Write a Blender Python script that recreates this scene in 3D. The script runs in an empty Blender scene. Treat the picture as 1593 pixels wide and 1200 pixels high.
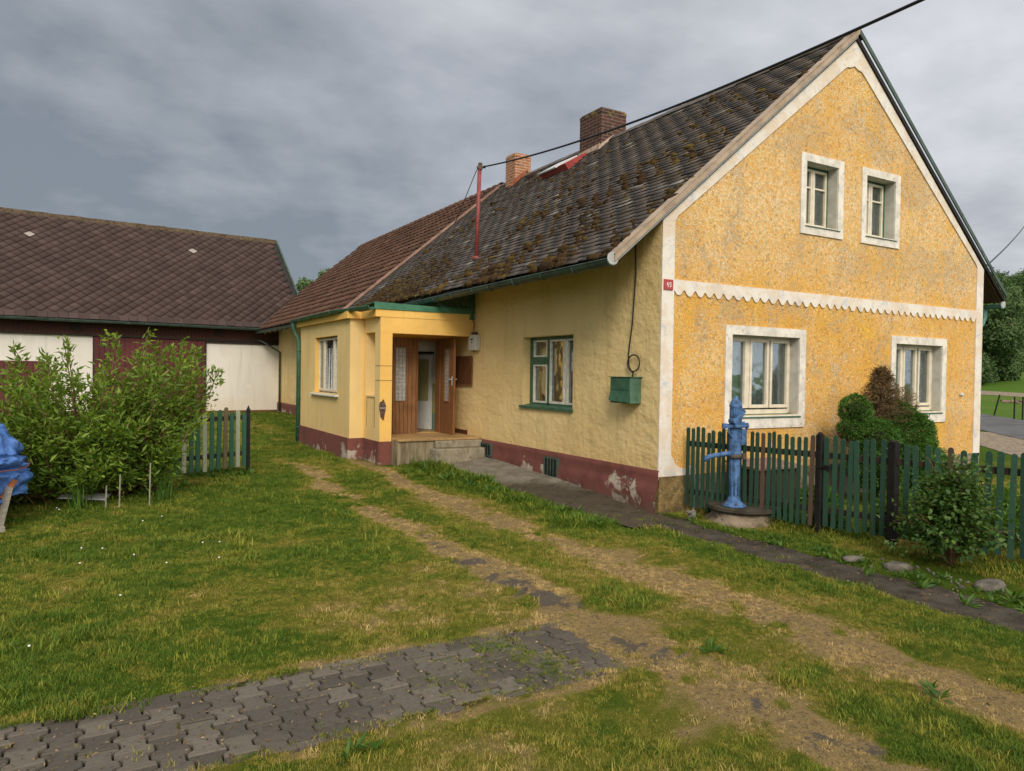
import bpy, bmesh, math, random
import numpy as np
from mathutils import Vector, Matrix
from mathutils.geometry import tessellate_polygon
random.seed(7); rng = np.random.default_rng(11)
S = bpy.context.scene
COL = S.collection
R_ = math.radians

# ---------------------------------------------------------------- camera
cd = bpy.data.cameras.new('camera'); cam = bpy.data.objects.new('camera', cd); COL.objects.link(cam)
yaw, pit, rol = 0.527323807, -0.0164359317, 0.0154817435
F = Vector((math.sin(yaw)*math.cos(pit), math.cos(yaw)*math.cos(pit), math.sin(pit)))
R0 = Vector((math.cos(yaw), -math.sin(yaw), 0)); U0 = R0.cross(F)
Rv = math.cos(rol)*R0 + math.sin(rol)*U0; Uv = -math.sin(rol)*R0 + math.cos(rol)*U0
m = Matrix.Identity(4)
for i in range(3):
    m[i][0] = Rv[i]; m[i][1] = Uv[i]; m[i][2] = -F[i]
CAM = Vector((-6.64591361, -7.49179825, 1.86))
m.translation = CAM; cam.matrix_world = m
cd.sensor_width = 36; cd.sensor_fit = 'HORIZONTAL'; cd.lens = 36*1139.3/1593
cd.clip_start = 0.05; cd.clip_end = 3000
S.camera = cam

# ---------------------------------------------------------------- world, sun, exposure
SUN = Vector((-0.42, -0.80, 0.62)).normalized()
w = bpy.data.worlds.new('World'); S.world = w; w.use_nodes = True
nt = w.node_tree; nt.nodes.clear()
def wn(t, **k):
    n = nt.nodes.new(t)
    for a, b in k.items(): setattr(n, a, b)
    return n
def wl(a, b): nt.links.new(a, b)
tc = wn('ShaderNodeTexCoord')
sep = wn('ShaderNodeSeparateXYZ'); wl(tc.outputs['Generated'], sep.inputs[0])
def wm(op, a, b=None, clamp=False):
    n = wn('ShaderNodeMath', operation=op, use_clamp=clamp)
    for i, v in enumerate((a, b)):
        if v is None: continue
        if isinstance(v, (int, float)): n.inputs[i].default_value = v
        else: wl(v, n.inputs[i])
    return n.outputs[0]
zc = wm('ADD', wm('MAXIMUM', sep.outputs[2], 0.0), 0.22)
cx_ = wm('DIVIDE', sep.outputs[0], zc); cy_ = wm('DIVIDE', sep.outputs[1], zc)
comb = wn('ShaderNodeCombineXYZ'); wl(cx_, comb.inputs[0]); wl(cy_, comb.inputs[1])
n1 = wn('ShaderNodeTexNoise'); wl(comb.outputs[0], n1.inputs['Vector'])
n1.inputs['Scale'].default_value = 0.75; n1.inputs['Detail'].default_value = 8; n1.inputs['Roughness'].default_value = 0.55; n1.inputs['Distortion'].default_value = 0.6
n2 = wn('ShaderNodeTexNoise'); wl(comb.outputs[0], n2.inputs['Vector'])
n2.inputs['Scale'].default_value = 2.6; n2.inputs['Detail'].default_value = 5; n2.inputs['Roughness'].default_value = 0.55
def wdot(v):
    d = wn('ShaderNodeVectorMath', operation='DOT_PRODUCT'); wl(tc.outputs['Generated'], d.inputs[0]); d.inputs[1].default_value = v
    return d.outputs['Value']
# clouds are thin and bright towards the east (+x) and overhead, heavy and blue-grey in the north-west
g = wdot((0.66, -0.42, 0.62))
bright = wm('ADD', wm('MULTIPLY', g, 0.86), 0.23)
bright = wm('ADD', bright, wm('MULTIPLY', wm('SUBTRACT', n1.outputs['Fac'], 0.5), 1.35))
bright = wm('ADD', bright, wm('MULTIPLY', wm('SUBTRACT', n2.outputs['Fac'], 0.5), 0.85), True)
rp = wn('ShaderNodeValToRGB'); wl(bright, rp.inputs[0])
e = rp.color_ramp.elements
e[0].position = 0.0; e[0].color = (0.195, 0.222, 0.258, 1)
e[1].position = 1.0; e[1].color = (0.72, 0.725, 0.75, 1)
x = e.new(0.33); x.color = (0.345, 0.368, 0.405, 1)
x = e.new(0.62); x.color = (0.50, 0.515, 0.55, 1)
sky = wn('ShaderNodeTexSky', sky_type='NISHITA'); sky.sun_disc = False
sky.sun_elevation = math.asin(SUN.z); sky.sun_rotation = math.atan2(SUN.x, SUN.y)
skm = wn('ShaderNodeVectorMath', operation='SCALE'); wl(sky.outputs[0], skm.inputs[0]); skm.inputs['Scale'].default_value = 0.006
sunw = wm('MULTIPLY', wm('POWER', wm('MAXIMUM', wdot(tuple(SUN)), 0.0), 1.6), 1.0, True)
wmx = wn('ShaderNodeMix', data_type='RGBA', blend_type='MULTIPLY'); wl(sunw, wmx.inputs[0]); wl(rp.outputs[0], wmx.inputs[6]); wmx.inputs[7].default_value = (1.12, 0.98, 0.78, 1)
lit = wn('ShaderNodeVectorMath', operation='SCALE'); wl(wmx.outputs[2], lit.inputs[0])
# the cloud deck around the hidden sun is brighter than the deck in view
wl(wm('ADD', wm('MULTIPLY', wm('POWER', wm('MAXIMUM', wdot(tuple(SUN)), 0.0), 2.0), 2.2), 1.0), lit.inputs['Scale'])
sa = wn('ShaderNodeVectorMath', operation='ADD'); wl(skm.outputs[0], sa.inputs[0]); wl(lit.outputs[0], sa.inputs[1])
bg = wn('ShaderNodeBackground'); wl(sa.outputs[0], bg.inputs[0]); bg.inputs[1].default_value = 1.12
wo = wn('ShaderNodeOutputWorld'); wl(bg.outputs[0], wo.inputs[0])
sl = bpy.data.lights.new('sun', 'SUN'); sl.energy = 1.9; sl.angle = R_(20); sl.color = (1.0, 0.90, 0.76)
so = bpy.data.objects.new('sun', sl); COL.objects.link(so); so.rotation_euler = SUN.to_track_quat('Z', 'Y').to_euler()
S.view_settings.view_transform = 'Standard'; S.view_settings.look = 'None'
S.view_settings.exposure = 0.0; S.view_settings.gamma = 1.0
S.render.engine = 'CYCLES'

# ---------------------------------------------------------------- material helper
class M:
    def __init__(s, name):
        s.m = bpy.data.materials.new(name); s.m.use_nodes = True; s.t = s.m.node_tree
        s.b = s.t.nodes['Principled BSDF']; s.b.inputs['Specular IOR Level'].default_value = 0.3
        s._pos = None
    def n(s, t, **k):
        n = s.t.nodes.new(t)
        for a, b in k.items(): setattr(n, a, b)
        return n
    def l(s, a, b): s.t.links.new(a, b)
    def set(s, sock, v):
        if isinstance(v, (int, float)): sock.default_value = v
        elif isinstance(v, (tuple, list)): sock.default_value = tuple(v) + ((1,) if len(v) == 3 and sock.type == 'RGBA' else ())
        else: s.l(v, sock)
    def pos(s, sc=(1, 1, 1)):
        if s._pos is None: s._pos = s.n('ShaderNodeNewGeometry').outputs['Position']
        if sc == (1, 1, 1): return s._pos
        mp = s.n('ShaderNodeMapping'); s.l(s._pos, mp.inputs[0]); mp.inputs['Scale'].default_value = sc
        return mp.outputs[0]
    def noise(s, scale, det=4, rough=.55, sc=(1, 1, 1), dist=0):
        n = s.n('ShaderNodeTexNoise'); s.l(s.pos(sc), n.inputs['Vector'])
        n.inputs['Scale'].default_value = scale; n.inputs['Detail'].default_value = det; n.inputs['Roughness'].default_value = rough; n.inputs['Distortion'].default_value = dist
        return n.outputs['Fac']
    def vor(s, scale, feature='F1', sc=(1, 1, 1), out='Distance'):
        n = s.n('ShaderNodeTexVoronoi', feature=feature); s.l(s.pos(sc), n.inputs['Vector']); n.inputs['Scale'].default_value = scale
        return n.outputs[out]
    def step(s, v, a, b, lo=0., hi=1.):
        n = s.n('ShaderNodeMapRange'); n.interpolation_type = 'SMOOTHSTEP'; s.set(n.inputs[0], v)
        for i, q in enumerate((a, b, lo, hi)): n.inputs[i+1].default_value = q
        return n.outputs[0]
    def math(s, op, a, b=0., clamp=False):
        n = s.n('ShaderNodeMath', operation=op, use_clamp=clamp); s.set(n.inputs[0], a); s.set(n.inputs[1], b); return n.outputs[0]
    def mix(s, f, a, b, mode='MIX'):
        n = s.n('ShaderNodeMix', data_type='RGBA', blend_type=mode); s.set(n.inputs[0], f); s.set(n.inputs[6], a); s.set(n.inputs[7], b); return n.outputs[2]
    def attr(s, name, inst=False, out='Fac'):
        n = s.n('ShaderNodeAttribute'); n.attribute_name = name
        if inst: n.attribute_type = 'INSTANCER'
        return n.outputs[out]
    def hsv(s, col, h=.5, sa=1., v=1.):
        n = s.n('ShaderNodeHueSaturation'); s.set(n.inputs['Hue'], h); s.set(n.inputs['Saturation'], sa); s.set(n.inputs['Value'], v); s.set(n.inputs['Color'], col); return n.outputs[0]
    def bump(s, h, dist=.01, strength=1.):
        n = s.n('ShaderNodeBump'); s.l(h, n.inputs['Height']); n.inputs['Distance'].default_value = dist; n.inputs['Strength'].default_value = strength
        if s.b.inputs['Normal'].is_linked:
            s.l(s.b.inputs['Normal'].links[0].from_socket, n.inputs['Normal'])
        s.l(n.outputs[0], s.b.inputs['Normal'])
    def z(s):
        n = s.n('ShaderNodeSeparateXYZ'); s.l(s.pos(), n.inputs[0]); return n.outputs[2]
    def out(s, col, rough=.8, spec=.3, metal=0.):
        s.set(s.b.inputs['Base Color'], col); s.set(s.b.inputs['Roughness'], rough); s.b.inputs['Specular IOR Level'].default_value = spec; s.b.inputs['Metallic'].default_value = metal
        return s.m

def mat_roughcast():
    k = M('roughcast ochre render'); big = k.noise(.6, 6, .6); mid = k.noise(3.6, 6, .65); fine = k.noise(34, 5, .8); g2 = k.noise(75, 3, .7); v = k.vor(70)
    up = k.step(k.z(), 3.05, 3.6, 0, 1)
    c = k.mix(k.step(mid, .35, .7), (.78, .45, .100), (.72, .38, .085)); c = k.mix(k.step(k.noise(1.3, 5), .5, .7), c, (.82, .50, .085))
    # paint worn off the grain tips: pale sand shows, mostly on the upper half
    w_ = k.math('ADD', k.math('MULTIPLY', fine, .75), k.math('MULTIPLY', k.math('ADD', big, k.math('MULTIPLY', mid, .35)), .34)); w_ = k.math('ADD', w_, k.math('MULTIPLY', up, .055))
    c = k.mix(k.step(w_, .58, .69, 0, .8), c, (.84, .64, .36))
    c = k.mix(k.step(k.math('ADD', k.math('MULTIPLY', k.noise(.95, 6, .62, dist=.5), 1.), k.math('MULTIPLY', up, .06)), .53, .64, 0, .62), c, (.52, .41, .27))
    c = k.mix(k.math('MULTIPLY', k.step(k.noise(1.15, 5, .6, dist=.3), .48, .58), k.step(k.noise(26, 4, .85), .50, .58, 0, .65)), c, (.84, .70, .50))
    c = k.mix(k.step(k.noise(1.7, 6, .7, (1, 1, .45), .8), .58, .68, 0, .55), c, (.44, .36, .25))
    c = k.mix(k.step(k.noise(34, 5, .9), .53, .61, 0, .8), c, (.38, .22, .085))
    # repair patches of fresher yellow
    c = k.mix(k.math('MULTIPLY', k.step(k.math('ADD', k.noise(.9, 6, .7, (1.4, 1, 1)), k.math('MULTIPLY', k.math('SUBTRACT', fine, .5), .25)), .56, .60, 0, .8), k.step(fine, .60, .48)), c, (.80, .48, .105))
    def cell(sc):
        s3 = k.n('ShaderNodeSeparateColor'); k.l(k.vor(sc, out='Color'), s3.inputs[0]); return s3.outputs[0], s3.outputs[1]
    ca, cb_ = cell(44); cc_, cd_ = cell(26)
    c = k.hsv(c, .5, 1., k.math('ADD', k.math('MULTIPLY', ca, .30), .83))
    c = k.mix(k.math('MULTIPLY', k.step(cb_, .82, .88), k.math('ADD', k.step(big, .42, .60, .05, .40), k.math('MULTIPLY', up, .18))), c, (.84, .71, .50))
    c = k.mix(k.math('MULTIPLY', k.step(cc_, .87, .91), .45), c, (.34, .20, .085)); c = k.mix(k.math('MULTIPLY', k.step(cd_, .70, .80), .55), c, (.80, .40, .075))
    k.bump(k.math('ADD', k.math('MULTIPLY', v, -.7), k.math('ADD', k.math('MULTIPLY', fine, 1.0), k.math('MULTIPLY', g2, .8))), .020, .75)
    return k.out(c, .95, .08)
def mat_plaster(name, a, b, stain=(.40, .30, .12), bumpy=.004):
    k = M(name); n = k.noise(.8, 5, .6); f = k.noise(9, 4, .6); v = k.noise(1.3, 4, .6, (2.5, 2.5, .35))
    c = k.mix(k.step(n, .38, .66), a, b); c = k.mix(k.step(v, .5, .78, 0, .5), c, stain)
    c = k.mix(k.step(k.noise(2.2, 6, .65), .62, .74, 0, .5), c, tuple(min(1, q*1.15) for q in a))
    cr = k.n('ShaderNodeTexVoronoi', feature='DISTANCE_TO_EDGE'); mp = k.n('ShaderNodeVectorMath', operation='ADD'); k.l(k.pos(), mp.inputs[0]); nz = k.n('ShaderNodeTexNoise'); k.l(k.pos(), nz.inputs['Vector']); nz.inputs['Scale'].default_value = 3; nz.inputs['Detail'].default_value = 5; k.l(nz.outputs['Color'], mp.inputs[1]); k.l(mp.outputs[0], cr.inputs['Vector']); cr.inputs['Scale'].default_value = .55
    crm = k.math('MULTIPLY', k.step(cr.outputs['Distance'], .012, .003), k.step(k.noise(.9, 2), .52, .6)); 
    c = k.mix(k.step(k.noise(1.6, 6, .7, (3.5, 3.5, .22)), .56, .72, 0, .35), c, tuple(q*.55 for q in b)); c = k.mix(k.step(k.math('ADD', k.z(), k.math('MULTIPLY', k.noise(2, 5), .6)), 1.25, .85, 0, .35), c, tuple(q*r for q, r in zip(stain, (1.1, .95, .8))))
    k.bump(k.math('ADD', f, k.math('MULTIPLY', k.noise(2.4, 3, .5, (1, 1, 1.8)), 1.6)), bumpy*4, .8); k.bump(k.noise(60, 2), .002, .6)
    return k.out(c, .9, .15)
def mat_peel():
    k = M('peeling white limewash'); n = k.noise(2.2, 6, .65); m2 = k.noise(5, 6, .7, dist=.6)
    c = k.mix(k.step(n, .42, .58, 0, .9), (.74, .71, .66), (.68, .58, .47)); c = k.mix(k.step(m2, .54, .64, 0, .75), c, (.48, .53, .60))
    c = k.mix(k.step(k.noise(14, 6, .8), .56, .64, 0, .6), c, (.58, .44, .30)); c = k.mix(k.step(k.noise(7, 5, .7, (1, 1, .5)), .62, .74, 0, .6), c, (.40, .38, .33))
    k.bump(m2, .004); k.bump(k.noise(40, 3), .003, .7); return k.out(c, .9, .15)
def mat_plinth():
    k = M('flaking maroon plinth paint'); n = k.noise(1.9, 7, .62, dist=.4); low = k.step(k.z(), .10, .60, .10, -.07)
    q = k.math('ADD', k.math('ADD', n, low), .055); c = k.mix(k.step(k.noise(3, 4), .4, .7), (.190, .068, .056), (.135, .050, .042))
    c = k.mix(k.step(k.noise(4, 5, .6, (1, 1, .6)), .58, .7, 0, .6), c, (.21, .075, .045))
    q = k.math('ADD', q, k.math('MULTIPLY', k.math('SUBTRACT', k.noise(13, 5, .75), .5), .30)); c = k.mix(k.step(q, .655, .69), c, (.30, .215, .17)); c = k.mix(k.step(q, .69, .72), c, (.42, .36, .30)); c = k.mix(k.step(k.math('ADD', k.z(), k.math('MULTIPLY', k.noise(4, 5), .5)), .52, .25, 0, .55), c, (.10, .085, .06))
    k.bump(k.step(q, .64, .70, 1, 0), .006); k.bump(k.noise(14, 4), .006, .7); return k.out(c, .8, .25)
def mat_flat(name, c, rough=.6, var=.25, scale=6, spec=.3, metal=0., bump=.0015, dirt=None, dthr=.6, sc=(1, 1, 1)):
    k = M(name); n = k.noise(scale, 5, .6, sc)
    cc = k.mix(k.step(n, .35, .7), tuple(q*(1+var*.5) for q in c), tuple(q*(1-var) for q in c))
    if dirt: cc = k.mix(k.step(k.noise(scale*1.7, 6, .7, sc), dthr, dthr+.12, 0, .85), cc, dirt)
    k.bump(k.noise(scale*5, 4, .6, sc), bump); return k.out(cc, rough, spec, metal)
def mat_wood(name, a, b, sc=(60, 60, 2.2), rough=.6, seam=None, axis=0):
    k = M(name); g = k.noise(1, 6, .6, sc, .3); c = k.mix(k.step(g, .3, .7), a, b)
    c = k.mix(k.step(k.noise(2.5, 4), .55, .75, 0, .5), c, tuple(q*.6 for q in b))
    if seam:
        s3 = k.n('ShaderNodeSeparateXYZ'); k.l(k.pos(), s3.inputs[0]); co = s3.outputs[axis]
        f = k.math('ABSOLUTE', k.math('SUBTRACT', k.math('FRACT', k.math('DIVIDE', co, seam)), .5))
        c = k.mix(k.step(f, .455, .485), c, tuple(q*.25 for q in b)); k.bump(k.step(f, .44, .49, 1, 0), .006)
    k.bump(g, .002); return k.out(c, rough, .3)
def mat_attr(name, cols, rough=.7, spec=.25, extra=None, bump=.003, nscale=20):
    """cols: list of (pos, colour) over the per-face attribute 'rnd'"""
    k = M(name); rpn = k.n('ShaderNodeValToRGB'); k.l(k.attr('rnd'), rpn.inputs[0]); el = rpn.color_ramp.elements
    el[0].position = cols[0][0]; el[0].color = (*cols[0][1], 1); el[1].position = cols[-1][0]; el[1].color = (*cols[-1][1], 1)
    for p, c in cols[1:-1]:
        q = el.new(p); q.color = (*c, 1)
    c = rpn.outputs[0]
    c = k.mix(k.step(k.noise(nscale, 5, .65), .45, .8, 0, .4), c, (.035, .03, .025))
    if extra:
        for sc, lo, hi, cc in extra: c = k.mix(k.step(k.noise(sc, 6, .7), lo, hi), c, cc)
    k.bump(k.noise(nscale*1.5, 4), bump); return k.out(c, rough, spec)
def mat_leaf(name, a, b, dark=None, trans=.35, rough=.5):
    k = M(name); rn = k.attr('rnd'); c = k.mix(rn, a, b)
    if dark: c = k.mix(k.step(k.noise(1.6, 3), .5, .7, 0, .7), c, dark)
    k.set(k.b.inputs['Base Color'], c); k.b.inputs['Roughness'].default_value = rough; k.b.inputs['Specular IOR Level'].default_value = .35
    tr = k.n('ShaderNodeBsdfTranslucent'); k.l(k.hsv(c, .49, 1.1, 1.3), tr.inputs[0])
    mx = k.n('ShaderNodeMixShader'); mx.inputs[0].default_value = trans
    k.l(k.b.outputs[0], mx.inputs[1]); k.l(tr.outputs[0], mx.inputs[2])
    k.l(mx.outputs[0], k.t.nodes['Material Output'].inputs[0]); return k.m
def mat_glass():
    k = M('window glass'); gl = k.n('ShaderNodeBsdfGlossy'); gl.inputs['Roughness'].default_value = .03; gl.inputs[0].default_value = (.9, .95, 1, 1)
    tr = k.n('ShaderNodeBsdfTransparent'); tr.inputs[0].default_value = (.90, .93, .92, 1)
    fr = k.n('ShaderNodeFresnel'); fr.inputs[0].default_value = 1.6
    k.l(k.step(k.noise(3, 2), .3, .7, 0, 1), fr.inputs[0]) if False else None
    mx = k.n('ShaderNodeMixShader'); k.l(k.math('ADD', k.math('MULTIPLY', fr.outputs[0], .75), .02, True), mx.inputs[0]); k.l(tr.outputs[0], mx.inputs[1]); k.l(gl.outputs[0], mx.inputs[2])
    bp = k.n('ShaderNodeBump'); k.l(k.noise(2.5, 2), bp.inputs['Height']); bp.inputs['Distance'].default_value = .006; k.l(bp.outputs[0], gl.inputs['Normal'])
    k.l(mx.outputs[0], k.t.nodes['Material Output'].inputs[0]); return k.m
def mat_curtain(name, c, al):
    k = M(name); n = k.n('ShaderNodeTexVoronoi'); k.l(k.pos(), n.inputs['Vector']); n.inputs['Scale'].default_value = 45
    tr = k.n('ShaderNodeBsdfTransparent'); mx = k.n('ShaderNodeMixShader'); k.l(k.step(n.outputs[0], .2, .5, al, al*.55), mx.inputs[0])
    k.b.inputs['Base Color'].default_value = (*c, 1); k.b.inputs['Roughness'].default_value = .9
    k.l(tr.outputs[0], mx.inputs[1]); k.l(k.b.outputs[0], mx.inputs[2]); k.l(mx.outputs[0], k.t.nodes['Material Output'].inputs[0]); return k.m
def mat_brick(name, a, b, mortar, moss=.0):
    k = M(name); s3 = k.n('ShaderNodeSeparateXYZ'); k.l(k.pos(), s3.inputs[0])
    cb = k.n('ShaderNodeCombineXYZ'); k.l(k.math('ADD', s3.outputs[0], s3.outputs[1]), cb.inputs[0]); k.l(s3.outputs[2], cb.inputs[1])
    br = k.n('ShaderNodeTexBrick'); k.l(cb.outputs[0], br.inputs[0]); br.inputs['Scale'].default_value = 1
    br.inputs['Brick Width'].default_value = .27; br.inputs['Row Height'].default_value = .078; br.inputs['Mortar Size'].default_value = .009; br.inputs['Mortar Smooth'].default_value = .3
    br.inputs['Color1'].default_value = (*a, 1); br.inputs['Color2'].default_value = (*b, 1); br.inputs['Mortar'].default_value = (*mortar, 1)
    c = k.mix(k.step(k.noise(7, 6, .7), .56, .66, 0, .85), br.outputs[0], (.045, .035, .03)); c = k.mix(k.step(k.noise(9, 5, .7, (1.3, 1.3, 1)), .66, .70, 0, .8), c, (.42, .36, .30))
    c = k.mix(k.step(k.math('ADD', k.noise(5, 5), k.step(k.z(), 7.75, 8.1, 0, .22)), .68, .76, 0, .8), c, (.20, .16, .06))
    k.bump(br.outputs['Fac'], .012, -1.); k.bump(k.noise(30, 4), .004); return k.out(c, .9, .15)

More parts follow.
